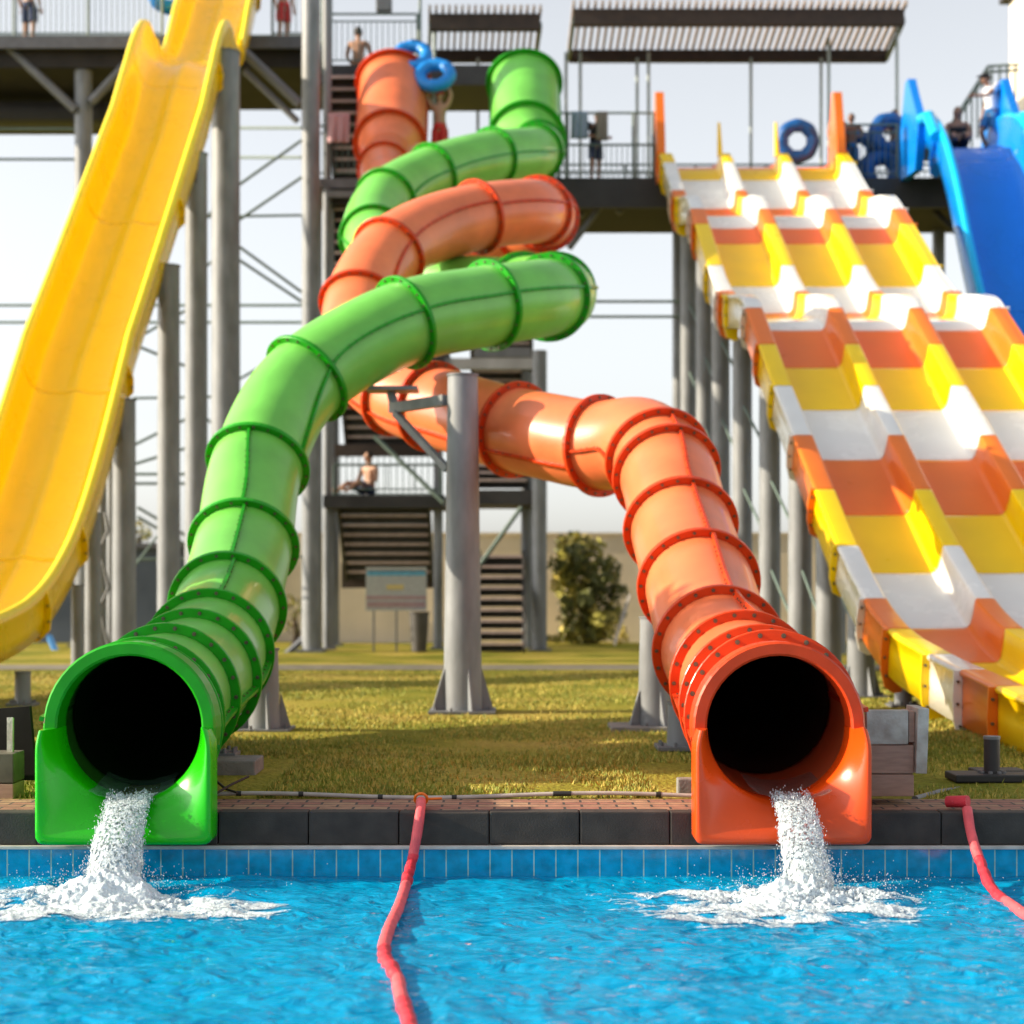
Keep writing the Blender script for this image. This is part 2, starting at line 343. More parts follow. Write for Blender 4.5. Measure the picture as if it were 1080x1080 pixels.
def water_h(X,Y):
    def ridge(u,v,s): return 1-np.abs(2*fbm(u,v,3,s)/.875-1)
    wx=X+.25*fbm(X*1.3,Y*1.3,2,90); wy=Y+.25*fbm(X*1.3,Y*1.3,2,91)
    Z=.075*(fbm(wx*1.6,wy*2.6,3,3)-.44)
    Z=Z+.030*(ridge(wx*2.6,wy*4.2,11)-.7)
    Z=Z+.012*(ridge(wx*6.5,wy*9.5,23)-.7)+0.003*(fbm(wx*15,wy*21,2,29)-.4)
    for cx,cy in((-2.0,8.9),(1.45,8.95)):
        r=np.hypot((X-cx),(Y-cy)*1.15)
        Z=Z+.010*np.exp(-(r/.9)**2)*np.sin(r*15)+.04*np.exp(-(r/1.1)**2)*(fbm(X*5,Y*7,3,41)-.44)
    return Z*(np.clip((PE-Y)/.15,0,1)*.8+.2)
def water():
    nx,ny=760,360
    xs=np.linspace(-4.2,4.2,nx); ys=5.6+ (PE-5.6)*np.linspace(0,1,ny)**.9
    X,Y=np.meshgrid(xs,ys)
    Z=ZW+water_h(X,Y)
    b=MB(); b.v=list(zip(X.ravel().tolist(),Y.ravel().tolist(),Z.ravel().tolist()))
    b.f=[(j*nx+i,j*nx+i+1,(j+1)*nx+i+1,(j+1)*nx+i) for j in range(ny-1) for i in range(nx-1)]
    b.m=[0]*len(b.f); b.sm=[True]*len(b.f)
    # the rest of the pool
    for x0,x1,y0,y1 in((-30,-4.2,-14,PE),(4.2,30,-14,PE),(-4.2,4.2,-14,5.6)):
        b.add([(x0,y0,ZW-.002),(x1,y0,ZW-.002),(x1,y1,ZW-.002),(x0,y1,ZW-.002)],[(0,1,2,3)],0,True)
    struct(b.build('pool_water',M_water,None,False))
water()

def grass_tufts():
    n=150000
    y=10.38+ (RNG.random(n)**1.7)*17; x=(RNG.random(n)-.5)*2*(y*.33+.3)
    dens=fbm(x*.8,y*.8,3,5)
    keep=dens>(.22+.28*RNG.random(n)); keep&=~((y>26.3)&(y<28.4))
    for cx_ in(-2.17,1.53): keep&=~((np.abs(x-cx_)<.62)&(y<12.6))
    keep&=~((x>2.0)&(x<2.5)&(y<10.5)); keep&=~((y<11.2+1.6*fbm(x*.7,y*.7,2,55))&(x>2.3)&(RNG.random(n)<.8)); x=x[keep];y=y[keep];n=len(x)
    h=(.014+.032*RNG.random(n))*(.7+.6*fbm(x*1.5,y*1.5,2,8)); a=RNG.random(n)*6.28; w=.004+.0045*RNG.random(n)+y*.00012
    lx=(RNG.random(n)-.5)*h*1.1; ly=(RNG.random(n)-.5)*h*1.1
    zb=.02*np.sin(x*.9+y*.5)*np.sin(y*.35)*(y>10.5)-.004
    v=np.empty((n,3,3)); v[:,0]=np.stack([x-np.cos(a)*w,y-np.sin(a)*w,zb],1); v[:,1]=np.stack([x+np.cos(a)*w,y+np.sin(a)*w,zb],1); v[:,2]=np.stack([x+lx,y+ly,zb+h],1)
    me=bpy.data.meshes.new('grass'); me.vertices.add(n*3); me.loops.add(n*3); me.polygons.add(n)
    me.vertices.foreach_set('co',v.ravel()); me.loops.foreach_set('vertex_index',np.arange(n*3,dtype=np.int32)); me.polygons.foreach_set('loop_start',np.arange(0,n*3,3,dtype=np.int32))
    me.materials.append(M_gr1); me.materials.append(M_gr2)
    me.polygons.foreach_set('material_index',(RNG.random(n)<.25+.9*(fbm(x*.5,y*.5,3,77)-.3)).astype(np.int32)); me.update(calc_edges=True)
    o=bpy.data.objects.new('grass',me); COL.objects.link(o); o['kind']='stuff'; tag(o,'short dry yellow green lawn grass behind the pool edge','grass')
grass_tufts()

# ------------------------------------------------------------------ tube slides
RT,RO=.455,.525
def tube_slide(name,label,pix,rings,seams,mt,mf,mo,cx,zc):
    root=thing(name,label,'tube slide',(cx,9.9,0))
    ctrl=[tuple(P(*p)) for p in pix]
    pts,par=spline(ctrl,14)
    n=len(pts); T=np.gradient(pts,axis=0); T/=np.linalg.norm(T,axis=1)[:,None]
    up=np.array([0,0,1.])-T*T[:,2:3]; up/=np.linalg.norm(up,axis=1)[:,None]; rt=np.cross(T,up)
    last=len(pix)-1
    rad=np.where(par>last-2.4, RT+.235*np.clip((par-(last-2.35))/.35,0,1), RT)
    SEG=40
    def ringpts(i,r):
        a=np.linspace(0,2*np.pi,SEG,endpoint=False)
        return pts[i]+r*(np.cos(a)[:,None]*up[i]+np.sin(a)[:,None]*rt[i])
    idx=[int(np.argmin(abs(par-r))) for r in rings]
    bounds=[0]+idx+[n-1]; bounds=sorted(set(bounds))
    for s in range(len(bounds)-1):
        i0,i1=bounds[s],bounds[s+1]
        b=MB(); vs=[]
        for i in range(i0,i1+1): vs.extend(ringpts(i,rad[i]).tolist())
        m=i1-i0+1
        b.add(vs,[(i*SEG+k,i*SEG+(k+1)%SEG,(i+1)*SEG+(k+1)%SEG,(i+1)*SEG+k) for i in range(m-1) for k in range(SEG)],0,True)
        if s>1 and bounds[s]<80:  # dark inner sheet: shade deeper in the tube put into its colour
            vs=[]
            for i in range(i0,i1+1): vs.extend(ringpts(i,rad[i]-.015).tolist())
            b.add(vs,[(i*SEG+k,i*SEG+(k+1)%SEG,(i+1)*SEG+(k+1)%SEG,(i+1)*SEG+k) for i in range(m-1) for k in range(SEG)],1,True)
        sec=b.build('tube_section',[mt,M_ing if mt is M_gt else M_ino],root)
        # longitudinal joint of the two half shells
        sh=.055 if s<5 else .035
        th=R(seams[min(s,len(seams)-1)])
        for t in(th,th+math.pi):
            q=MB(); vs=[]
            for i in range(i0,i1+1):
                e=math.cos(t)*up[i]+math.sin(t)*rt[i]; g=np.cross(T[i],e)*.013
                for r,sg in((rad[i]-.01,-1),(rad[i]+sh,-1),(rad[i]+sh,1),(rad[i]-.01,1)): vs.append(pts[i]+e*r+g*sg)
            q.add(vs,[(i*4+k,i*4+(k+1)%4,(i+1)*4+(k+1)%4,(i+1)*4+k) for i in range(m-1) for k in range(4)]+[(3,2,1,0),tuple((m-1)*4+k for k in range(4))],0)
            L=np.linalg.norm(np.diff(pts[i0:i1+1],axis=0),axis=1).sum(); nb=max(3,int(L/.11))
            for j in range(nb):
                i=i0+int((j+.5)/nb*(i1-i0)); e=V(math.cos(t)*up[i]+math.sin(t)*rt[i]); g=V(np.cross(T[i],e))
                c=V(pts[i])+e*(rad[i]+.02); q.bar(c-g*.022,c+g*.022,.008,seg=5,mi=1)
            q.build('seam_flange',[mf,M_bolt],sec)
    for i in idx:
        b=MB(); hw=.024; t=T[i]
        ro=RO*rad[i]/RT; ri=rad[i]+.001
        prof=[(-hw,ri),(-hw,ro-.006),(-hw+.006,ro),(hw-.006,ro),(hw,ro-.006),(hw,ri)]
        a=np.linspace(0,2*np.pi,48,endpoint=False); vs=[]
        for an in a:
            e=math.cos(an)*up[i]+math.sin(an)*rt[i]
            for dd,r in prof: vs.append(pts[i]+e*r+t*dd)
        b.add(vs,[(k*6+j,k*6+(j+1)%6,((k+1)%48)*6+(j+1)%6,((k+1)%48)*6+j) for k in range(48) for j in range(6)],0)
        for k in range(22):
            an=2*math.pi*(k+.5)/22; e=math.cos(an)*up[i]+math.sin(an)*rt[i]; c=V(pts[i]+e*(rad[i]+.036))
            b.bar(c-V(t)*.040,c+V(t)*.040,.010,seg=6,mi=1)
            b.bar(c-V(t)*.028,c+V(t)*.028,.015,seg=10,mi=1)
        b.build('joint_flange',[mf,M_bolt],root)
    # outlet: arch ring + trough box
    yb=9.86; ya=9.66; yf=9.50; rh=.41
    A=48
    b=MB(); vs=[]
    prof=[(yb,rh),(ya+.012,rh),(ya,rh+.012),(ya,.478),(ya+.016,.49),(yb,.49)]
    for k in range(A):
        an=2*math.pi*k/A
        for yy,r in prof: vs.append((cx+r*math.cos(an),yy,zc+r*math.sin(an)))
    n6=len(prof); b.add(vs,[(k*n6+j,k*n6+(j+1)%n6,((k+1)%A)*n6+(j+1)%n6,((k+1)%A)*n6+j) for k in range(A) for j in range(n6)],0)
    b.build('outlet_arch',mf,root)
    # trough: loft from half-circle at ya to the box outline at yf
    K=64; zb=-.155; hw=.494
    def outline(t,ins=0.0):                    # t 0..1 from left top round the bottom to right top
        hh=zc-zb; r=.05; w=hw-ins; tot=2*hh+2*w; s=t*tot
        if s<hh: p=[-w,zc-s]
        elif s<hh+2*w: p=[-w+(s-hh),zb+ins]
        else: p=[w,zb+ins+(s-hh-2*w)]
        # shoulders lean in towards the top, corners rounded
        f=max(0,(p[1]-(zc-.13))/.13); p[0]-=math.copysign(.022*f*f,p[0])
        dx=abs(p[0])-(w-r); dz=(zb+ins+r)-p[1]
        if dx>0 and dz>0:
            l=math.hypot(dx,dz) or 1; l2=max(l,1e-6); p[0]=math.copysign(w-r+dx/l2*min(r,l),p[0]); p[1]=zb+ins+r-dz/l2*min(r,l)
        return p
    rows=[]
    def row(fn): rows.append([fn(k/K) for k in range(K+1)])
    def circ(t,r): an=math.pi+math.pi*t; return (cx+r*math.cos(an),zc+r*math.sin(an))
    row(lambda t:(circ(t,rh-.004)[0],yb,circ(t,rh-.004)[1]))
    row(lambda t:(circ(t,rh-.004)[0],ya,circ(t,rh-.004)[1]))
    for q in np.linspace(0,1,12):
        def fn(t,q=q):
            c=circ(t,rh+.004); o=outline(t,.022); 
            w=q**1.15; y=ya-.02+(yf-ya+.02)*(1-(1-q)**1.7)
            return (c[0]*(1-w)+(cx+o[0])*w, y, c[1]*(1-w)+o[1]*w)
        row(fn)
    row(lambda t:(cx+outline(t,.006)[0],yf+.006,outline(t,.006)[1]))
    row(lambda t:(cx+outline(t)[0],yf+.026,outline(t)[1]))
    row(lambda t:(cx+outline(t)[0],9.695,outline(t)[1]))
    vs=[p for r_ in rows for p in r_]; w=K+1
    b=MB(); b.add(vs,[(j*w+k,j*w+k+1,(j+1)*w+k+1,(j+1)*w+k) for j in range(len(rows)-1) for k in range(K)],0,True)
    # flat shoulder caps on top of the box
    for k in(0,K):
        ids=[j*w+k for j in range(len(rows))]; b.add([vs[i] for i in ids],[tuple(range(len(ids)))],0)
    b.build('outlet_trough',mo,root)
    return root,pts,par

GREEN=[(137,773,9.74),(153,755,11.1),(178,733,12.1),(205,712,12.9),(222,685,13.8),(240,640,15),(257,575,16),(272,490,16.9),(318,405,17.8),(420,343,18.5),(500,325,19.2),(568,315,20),(590,312,21),(572,307,22),(530,307,23),(450,298,24.2),(402,263,25.4),(392,241,26.3),(410,208,27.3),(460,182,28.2),(520,166,29.2),(560,162,30.2),(569,157,31.4),(555,148,33.6),(554,118,34.4),(553,88,35.1)]
ORANGE=[(822,764,9.74),(800,742,11.1),(782,718,12.2),(757,682,13.3),(737,617,14.4),(718,557,15.4),(703,500,16.2),(676,468,16.9),(630,470,17.4),(580,461,17.9),(530,450,18.5),(480,435,19.1),(430,420,19.8),(392,392,20.4),(378,350,21.1),(383,310,21.7),(410,268,22.4),(450,244,23.05),(503,229,23.7),(556,223,24.4),(574,226,25.3),(568,236,26.3),(530,252,27.3),(470,243,28.5),(425,212,29.8),(406,185,31.6),(412,150,33.7),(414,118,34.5),(415,88,35.2)]
zc=H-(768-YH)/F*9.66
gs,gp,gpar=tube_slide('tube_slide','bright green enclosed tube slide winding down to the left pool outlet',GREEN,
    [.35,.95,1.9,2.9,3.9,5,6,7,8.05,9.1,10.2,11.3,12.4,13.6,15,16.6,17.9,18.9,20,21.2,22.2,23.0,26],
    [100,100,100,100,100,10,6,2,78,78,78,78,78,90],M_gt,M_gf,M_go,(136-540)/F*9.66,zc)
os_,op,opar=tube_slide('tube_slide','orange enclosed tube slide winding down to the right pool outlet',ORANGE,
    [.35,.9,1.9,2.9,4,5,6,6.45,7.9,9.72,11.45,12.2,13,14.7,16,18,19.4,20.4,21.5,22.5,24,25.2,25.9,29],
    [-100,-100,-100,12,10,8,8,8,80,60,60,60,60,70,70,70,78,78,90],M_ot,M_of,M_oo,(822-540)/F*9.66,zc)

# ------------------------------------------------------------------ open slides
def open_slide(root,stations,prof,bands,matmap,flange_mat=None,wall=None,skirt=.30,width=3.76,hug=False,bandname='slide_section',thick=.035,posts=True):
    """stations: dense [(x_left,y,z)], prof: [(u,h,is_lip)], bands: [(d_hi,d_lo,colour)]"""
    pts=np.array(stations); n=len(pts)
    T=np.gradient(pts,axis=0); T/=np.linalg.norm(T,axis=1)[:,None]
    X=np.array([1.,0,0]); Nn=np.cross(X,-T); Nn=np.where((Nn[:,2]<0)[:,None],-Nn,Nn); Nn/=np.linalg.norm(Nn,axis=1)[:,None]
    d=pts[:,1]
    for dh,dl,c in bands:
        ii=[i for i in range(n) if dl-1e-6<=d[i]<=dh+1e-6]
        if len(ii)<2: continue
        j0=max(0,ii[0]-1); 
        ii=list(range(j0,ii[-1]+1)) if ii[0]>0 else ii
        b=MB(); vs=[]; m=len(prof)
        for i in ii:
            for u,h in prof:
                hh=h*(wall(d[i]) if wall and h>0 else 1)
                vs.append(pts[i]+X*u+Nn[i]*hh)
        b.add(vs,[(a*m+k,a*m+k+1,(a+1)*m+k+1,(a+1)*m+k) for a in range(len(ii)-1) for k in range(m-1)],0,True)
        o=b.build(bandname,matmap[c],root)
        sd=o.modifiers.new('thick','SOLIDIFY'); sd.thickness=thick; sd.offset=-1
        # joint flange at the lower end, both outer sides and underneath
        i=ii[-1]
        p=pts[i]; t=V(T[i]); nn=V(Nn[i])
        if skirt>0:
            for side in(0,1):
                q=MB(); u0=-.01 if side==0 else width+.01; sg=-1 if side==0 else 1
                hx=[(0,.36),(.075*sg,.36),(.085*sg,.10),(.07*sg,-.10),(.02*sg,-skirt+.06),(-.08*sg,-skirt),(-.16*sg,-skirt+.02),(-.16*sg,-.05),(0,-.05)]
                if hug: hx=[(0,.50),(.05*sg,.46),(.07*sg,.25),(.03*sg,.0),(-.10*sg,-.13),(-.30*sg,-.17),(-.34*sg,-.06),(-.2*sg,.0),(-.06*sg,.2)]
                poly=[V(p)+V((u0+a,0,0))+nn*hh+t*.0 for a,hh in hx]
                q.prism(poly,t*-.045)
                for a,hh in(((.035*sg,.32),(.03*sg,.12),(-.10*sg,-.09),(-.24*sg,-.12)) if hug else ((.045*sg,.26),(.045*sg,.06),(.02*sg,-.14))):
                    cc=V(p)+V((u0+a,0,0))+nn*hh; q.bar(cc-t*.07,cc+t*.03,.014,seg=6,mi=1)
                q.build('joint_flange',[matmap[c],M_bolt],o)
    return pts,T,Nn

def lerp_tab(tab,d):
    ds=[t[0] for t in tab][::-1]; vs=[t[1] for t in tab][::-1]
    return float(np.interp(d,ds,vs))
def smooth_path(pl,it=3,step=.06):
    p=[np.array(a,float) for a in pl]
    for _ in range(it):
        q=[p[0]]
        for a,b in zip(p[:-1],p[1:]): q+= [a*.75+b*.25,a*.25+b*.75]
        q.append(p[-1]); p=q
    p=np.array(p); L=np.r_[0,np.cumsum(np.linalg.norm(np.diff(p,axis=0),axis=1))]
    s=np.linspace(0,L[-1],int(L[-1]/step)); return np.stack([np.interp(s,L,p[:,k]) for k in range(2)],1)

# -- multi lane slide
XL=[(36,3.0),(35,3.03),(33.5,3.09),(31,3.2),(28,3.27),(25.5,3.45),(23.3,3.56),(22.2,3.64),(20,3.79),(19.2,3.86),(17,4.02),(15,4.02),(13,3.92),(11.3,3.75)]
path=smooth_path([(36.2,10.08),(35.1,10.02),(33,8.58),(32.4,8.27),(31.3,8.12),(31,8.0),(29,6.71),(27.5,5.75),(27.0,5.52),(25.6,5.33),(25.2,5.05),(22,2.86),(19.6,1.22),(18.2,.52),(16.5,.26),(13,.06),(11.3,.03)],3,.05)
st=[(lerp_tab(XL,a),a,z) for a,z in path]
g=.22; lw=.96
prof=[(-.01,-.14),(-.012,.15),(-.012,.36),(-.035,.365),(-.04,.40),(-.02,.425),(.0,.43)]
for i in range(4):
    a=i*(g+lw)
    tl=[(a+.02,.43),(a+g-.03,.43),(a+g-.008,.42)]
    if i>0: tl=[(a-.085,0),(a-.045,.018),(a-.018,.07),(a-.005,.2),(a+.0,.40),(a+.012,.425)]+tl[0:]
    if i<3: tl+=[(a+g+.0,.40),(a+g+.006,.2),(a+g+.018,.07),(a+g+.045,.018),(a+g+.085,0),(a+g+.3,-.006),(a+g+lw/2,-.008)]
    prof+=tl
W4=4*g+3*lw
prof+=[(W4,.43),(W4+.02,.425),(W4+.04,.40),(W4+.035,.365),(W4+.012,.36),(W4+.012,.15),(W4+.01,-.14)]
# remove the first of duplicated lip points for clean shading
bands=[(36.3,35,'o'),(35,34.3,'y'),(34.3,33.0,'w'),(33,32.6,'o'),(32.6,32.1,'y'),(32.1,30.55,'w'),(30.55,29.9,'o'),(29.9,28.3,'y'),(28.3,27.35,'w'),(27.35,27.0,'o'),(27,26.5,'y'),(26.5,25.25,'w'),(25.25,24.25,'o'),(24.25,23.2,'y'),(23.2,22.1,'w'),(22.1,21.0,'o'),(21,19.9,'y'),(19.9,18.8,'w'),(18.8,17.85,'o'),(17.85,16.4,'y'),(16.4,15.2,'w'),(15.2,13.9,'o'),(13.9,12.6,'y'),(12.6,11.3,'w')]
mroot=thing('racer_slide','three lane racer slide with yellow, white and orange bands, on the right','lane slide',(5.6,18,0))
mp,mT,mN=open_slide(mroot,st,prof,bands,{'o':M_mo,'y':M_my,'w':M_mw},skirt=.34,width=W4,wall=lambda d:float(np.interp(d,[34.85,35.15],[.86,.11])))
def floor_z(d): return float(np.interp(d,path[::-1,0],path[::-1,1]))
# start fins and divider posts
for u in(-.05,W4-.12):
    b=MB(); x=lerp_tab(XL,35.2)+u
    b.prism([(x,36.0,9.72),(x,34.8,9.55),(x,35.0,10.5),(x,35.35,11.55),(x,35.6,11.6),(x,35.9,10.6)],(.17,0,0)); b.build('start_fin',M_mo,mroot)
for i in(1,2):
    b=MB(); x=lerp_tab(XL,35.2)+i*(g+lw)+.1; b.bar((x,35.3,10.2),(x,35.5,10.95),.06,.03,seg=8); b.build('divider_post',M_my,mroot)

# -- yellow slide
yp=smooth_path([(40.5,16.2),(39,15.2),(35.4,12.2),(34.6,11.9),(32.4,11.2),(31.7,10.85),(30.5,9.75),(25.7,4.60),(23.2,2.15),(21.6,1.12),(20.3,.62),(18.5,.34),(16,.26),(13,.22),(11,.2)],3,.06)
YC=[(40.5,-6.5),(35,-6.3),(32,-6.15),(30,-6.13),(27,-6.35),(25.7,-6.45),(22,-6.42),(20,-6.45),(18.5,-6.55),(16,-6.6),(11,-6.6)]
YW=1.62
yst=[(lerp_tab(YC,a)-YW/2,a,z) for a,z in yp]
hh=.62
half=[(.03,.0),(.0,.25),(-.01,.50),(-.03,.55),(-.03,.60),(-.005,.635),(.05,.645),(.10,.625),(.12,.56),(.14,.40),(.19,.20),(.28,.07),(.42,.012),(.60,.018),(.70,.035),(.76,.06)]
yprof=half+[(YW/2,.068)]+[(YW-u,h) for u,h in half[::-1]]
yroot=thing('slide','steep yellow open slide with a ridge down the middle, on the left','slide',(-6.4,18,0))
def ywall(d): return float(np.interp(d,[0,24,27,31,32.3,32.8,33.4,34.2,35.2,36.5,41],[.78,.82,.9,1.02,1.3,1.25,.75,.35,.6,.95,.95]))
ybands=[(40.6,37.6,'y'),(37.6,34.2,'y'),(34.2,31.2,'y'),(31.2,28.2,'y'),(28.2,25.2,'y'),(25.2,22.4,'y'),(22.4,20.6,'y'),(20.6,18.7,'y'),(18.7,16,'y'),(16,13.4,'y'),(13.4,11,'y')]
open_slide(yroot,yst,yprof,ybands,{'y':M_ys},wall=ywall,skirt=.2,width=YW,hug=True)
def lip(root,cx,w,stn,wall,top,r,mat):
    pts=np.array(stn); T=np.gradient(pts,axis=0); T/=np.linalg.norm(T,axis=1)[:,None]; N_=np.cross(T,np.array([1.,0,0])); N_=np.where((N_[:,2]<0)[:,None],-N_,N_); N_/=np.linalg.norm(N_,axis=1)[:,None]
    for u in(cx,w-cx):
        b=MB(); b.pipe([pts[i]+np.array([u,0,0])+N_[i]*top*(wall(pts[i,1]) if wall else 1) for i in range(0,len(pts),2)],r,10); b.build('rolled_lip',mat,root)
lip(yroot,.04,YW,yst,ywall,.615,.062,M_yl)

# -- blue slide
bp_=smooth_path([(35.6,10.2),(34.2,10.15),(33.2,9.75),(32.2,8.75),(30.7,6.35),(28.3,3.6),(26.2,1.8),(24.5,.9),(22.5,.55),(20,.45)],3,.06)
bst=[(8.17,a,z) for a,z in bp_]
BWd=1.78
bhalf=[(.03,.0),(.0,.25),(-.02,.56),(.0,.62),(.07,.64),(.13,.61),(.15,.5),(.18,.25),(.26,.08),(.40,.01),(.7,0)]
bprof=bhalf+[(BWd/2,0)]+[(BWd-u,h) for u,h in bhalf[::-1]]
broot=thing('slide','wide blue open slide dropping from the deck at the right edge','slide',(9,28,0))
open_slide(broot,bst,bprof,[(35.7,33,'b'),(33,30.5,'b'),(30.5,28,'b'),(28,25.5,'b'),(25.5,22.6,'b'),(22.6,20,'b')],{'b':M_bs},skirt=.35,width=BWd)
lip(broot,.055,BWd,bst,None,.60,.075,M_bl)
for u in(-.14,BWd-.02):
    b=MB(); x=8.17+u
    b.prism([(x,35.8,9.72),(x,34.0,9.6),(x,33.7,10.5),(x,34.3,11.2),(x,34.6,11.6),(x,34.85,11.6),(x,35.1,11.1)],(.16,0,0)); b.build('start_fin',M_bs,broot)
    q=MB(); q.pipe([(x+.08,33.65+.1,10.55),(x+.08,33.2,10.45),(x+.08,32.6,9.9)],.12,12); q.build('light_lip',M_bl,broot)

# ------------------------------------------------------------------ support pillars
def pillar(label,x,y,top,r,rb=None,gus=True,mat=None,group=None,z0=0,name='support_pillar',cap=True):
    rb=rb or r
    t=thing(name,label,'pillar',(x,y,z0),group)
    b=MB(); b.bar((x,y,z0+.02),(x,y,top),rb,r,seg=24); b.build('pole',mat or M_steel,t)
    if cap:
        q=MB(); q.bar((x,y,top),(x,y,top+.02),r*1.08,seg=20); q.build('cap_plate',M_steel2,t)
    q=MB(); q.box((x,y,z0+.012),(rb*3.4,rb*3.4,.03),0,None,.004)
    for k in range(8):
        a=math.pi/4*k+.4; q.bar((x+rb*1.5*math.cos(a),y+rb*1.5*math.sin(a),z0+.02),(x+rb*1.5*math.cos(a),y+rb*1.5*math.sin(a),z0+.06),.015,seg=6)
    q.build('base_plate',M_steel2,t)
    if gus:
        for k in range(4):
            a=math.pi/2*k+.35; c,s=math.cos(a),math.sin(a); w=V((-s,c,0))*.012
            q=MB(); q.prism([V((x+c*rb*.95,y+s*rb*.95,z0+.028))-w,V((x+c*rb*1.65,y+s*rb*1.65,z0+.028))-w,V((x+c*rb*1.02,y+s*rb*1.02,z0+.028+rb*2.1))-w],w*2); q.build('gusset',M_steel,t)
    return t
def XD(px,d): return (px-540)/F*d
GP='steel pillars under the slides'
cp=pillar('thick grey pillar in the middle of the lawn, sunlit on its left',XD(488,17.6),17.6,H+223/F*17.6,.155,.2,group=GP)
# its arms under the green and orange tubes
b=MB(); zt=H+(620-422)/F*17.6
b.beam((XD(470,17.6),17.6,zt),(XD(412,18.2),18.4,zt),.09,.11); b.build('arm',M_steel,cp)
b=MB(); b.beam((XD(472,17.6),17.6,H+(620-495)/F*17.6),(XD(416,18.2),18.3,zt-.06),.06,.07); b.build('strut',M_steel,cp)
b=MB(); b.bar((XD(416,18.3),18.4,zt),(XD(412,18.4),18.4,zt+.18),.05); b.box((XD(414,18.4),18.4,zt+.2),(.55,.4,.04)); b.build('saddle',M_steel,cp)
b=MB(); b.beam((XD(488,17.6),17.75,zt-.2),(XD(500,19),18.9,zt-.45),.08,.1); b.box((XD(500,19),18.9,zt-.36),(.4,.3,.05)); b.build('orange_tube_bracket',M_steel2,cp)
pillar('short pillar with gussets behind the green outlet, base in sun',XD(278,15.3),15.3,.72,.13,.15,group=GP)
pillar('short pillar on a concrete block beside the green outlet',XD(238,12.2),12.0,.12,.07,gus=False,group=GP,z0=.1)
pillar('pale pillar under the orange tube, left of its outlet',XD(690,15.6),15.6,1.0,.13,.15,group=GP)
pillar('grey short pillar close behind the orange outlet',XD(719,13.6),13.6,.35,.11,.12,gus=False,group=GP)
# yellow slide pillars
for lab,px,d,r in(('tallest thick pillar beside the top of the yellow slide',238,31.5,.26),('second pillar from the top of the yellow slide, slimmer',207,29.5,.19),('pillar under the middle of the yellow slide, left of the green tube',178,27.3,.175),('grey pillar under the lower half of the yellow slide',131,25.0,.165)):
    x=XD(px,d); lx=lerp_tab(YC,d)+YW/2; fz=float(np.interp(d,yp[::-1,0],yp[::-1,1]))
    t=pillar(lab,x,d,fz+ (.5 if d>30 else .1) ,r,r*1.05,group=GP)
    for a,c in(((x,d,fz-.9),(lx-.1,d-.2,fz-.15)),((x,d,fz-.2),(lx-.6,d-.1,fz-.2))):
        b=MB(); b.beam(a,c,.1,.12); b.build('bracket',M_steel2,t)
for lab,px,d,r,top in(('pale slim post left of the green outlet, below the yellow slide',82,22.0,.085,1.3),('slim grey post right behind the pale slim one',98,23.5,.11,2.3),('thin weathered post tangled with cable',108,24.5,.06,3.0),('thin post left of the large grey pillar',118,25.5,.08,4.0),('low post carrying the curved bottom of the yellow slide',24,18.6,.085,.15)):
    x=XD(px,d); pillar(lab,x,d,max(top,.35),r,gus=False,group='slim posts under the yellow slide',name='support_post')
b=MB(); b.pipe([P(110,540+20*k,24.3)+V((.06*math.sin(k*2.1),.05*math.cos(k*1.7),0)) for k in range(9)],.025,7); tag(b.build('cable',M_steel2),'loose twisted cable hanging by the thin posts','cable')
# racer slide pillars
for k,(lab,d) in enumerate((('hindmost pillar under the left side of the racer slide',33),('second hindmost pillar under the racer slide',31),('third pillar from the back under the racer slide',29),('pillar under the lower bend of the racer slide',27),('pillar just in front of the lower bend of the racer slide',25),('pillar under the middle of the steep lower run of the racer slide',23),('third pillar from the foot of the racer slide',21.5),('pillar next to last at the foot of the racer slide',20),('lowest slim post by the yellow flange of the racer slide',18.4))):
    x=lerp_tab(XL,d)+.3; r=.155 if k<8 else .09
    t=pillar(lab,x,d,floor_z(d)-.35,r,r*1.05,group=GP,gus=k<8)
    b=MB(); b.beam((x,d,floor_z(d)-.45),(x+3.1,d,floor_z(d)-.45),.14,.18); b.build('cross_beam',M_steel2,t)
    if k in(0,2,4,6):
        b=MB(); b.bar((x+2.9,d,0),(x+2.9,d,floor_z(d)-.54),r,seg=16); b.build('rear_pole',M_steel,t)
    if 0<k<8:
        dn=d+2 if k<6 else d+1.5
        for zz in np.arange(.6,floor_z(d)-.9,1.3):
            b=MB(); b.bar((x,d,zz),(lerp_tab(XL,dn)+.3,dn,zz+1.0),.022,seg=6); b.build('brace',M_rail,t)
t=pillar('short dark pedestal under the runout of the racer slide',XD(1046,11.4),11.4,.27,.052,gus=False,group=GP,z0=0,mat=M_dark)
for u in(0,):
    b=MB(); b.box((XD(1052,11.6),11.6,.02),(.34,.24,.06),0,None,.01); b.build('plinth',M_rub,t)

# ------------------------------------------------------------------ railings
def railing(p0,p1,h,parent,sp=.12,posts=1.5,r=.011,mid=True,name='railing',mat=None):
    p0,p1=V(p0),V(p1); L=(p1-p0).length; b=MB(); up=V((0,0,h))
    b.bar(p0+up,p1+up,.026,seg=8); b.bar(p0+V((0,0,.12)),p1+V((0,0,.12)),.018,seg=6)
    if mid: b.bar(p0+up*.86,p1+up*.86,.018,seg=6)
    n=int(L/sp)
    for i in range(n+1):
        q=p0.lerp(p1,i/max(n,1)); b.bar(q+V((0,0,.12)),q+up*(.86 if mid else 1),r,seg=5,caps=False)
    n=max(1,int(L/posts))
    for i in range(n+1):
        q=p0.lerp(p1,i/n); b.bar(q,q+up,.03,seg=8)
    return b.build(name,mat or M_rail,parent)

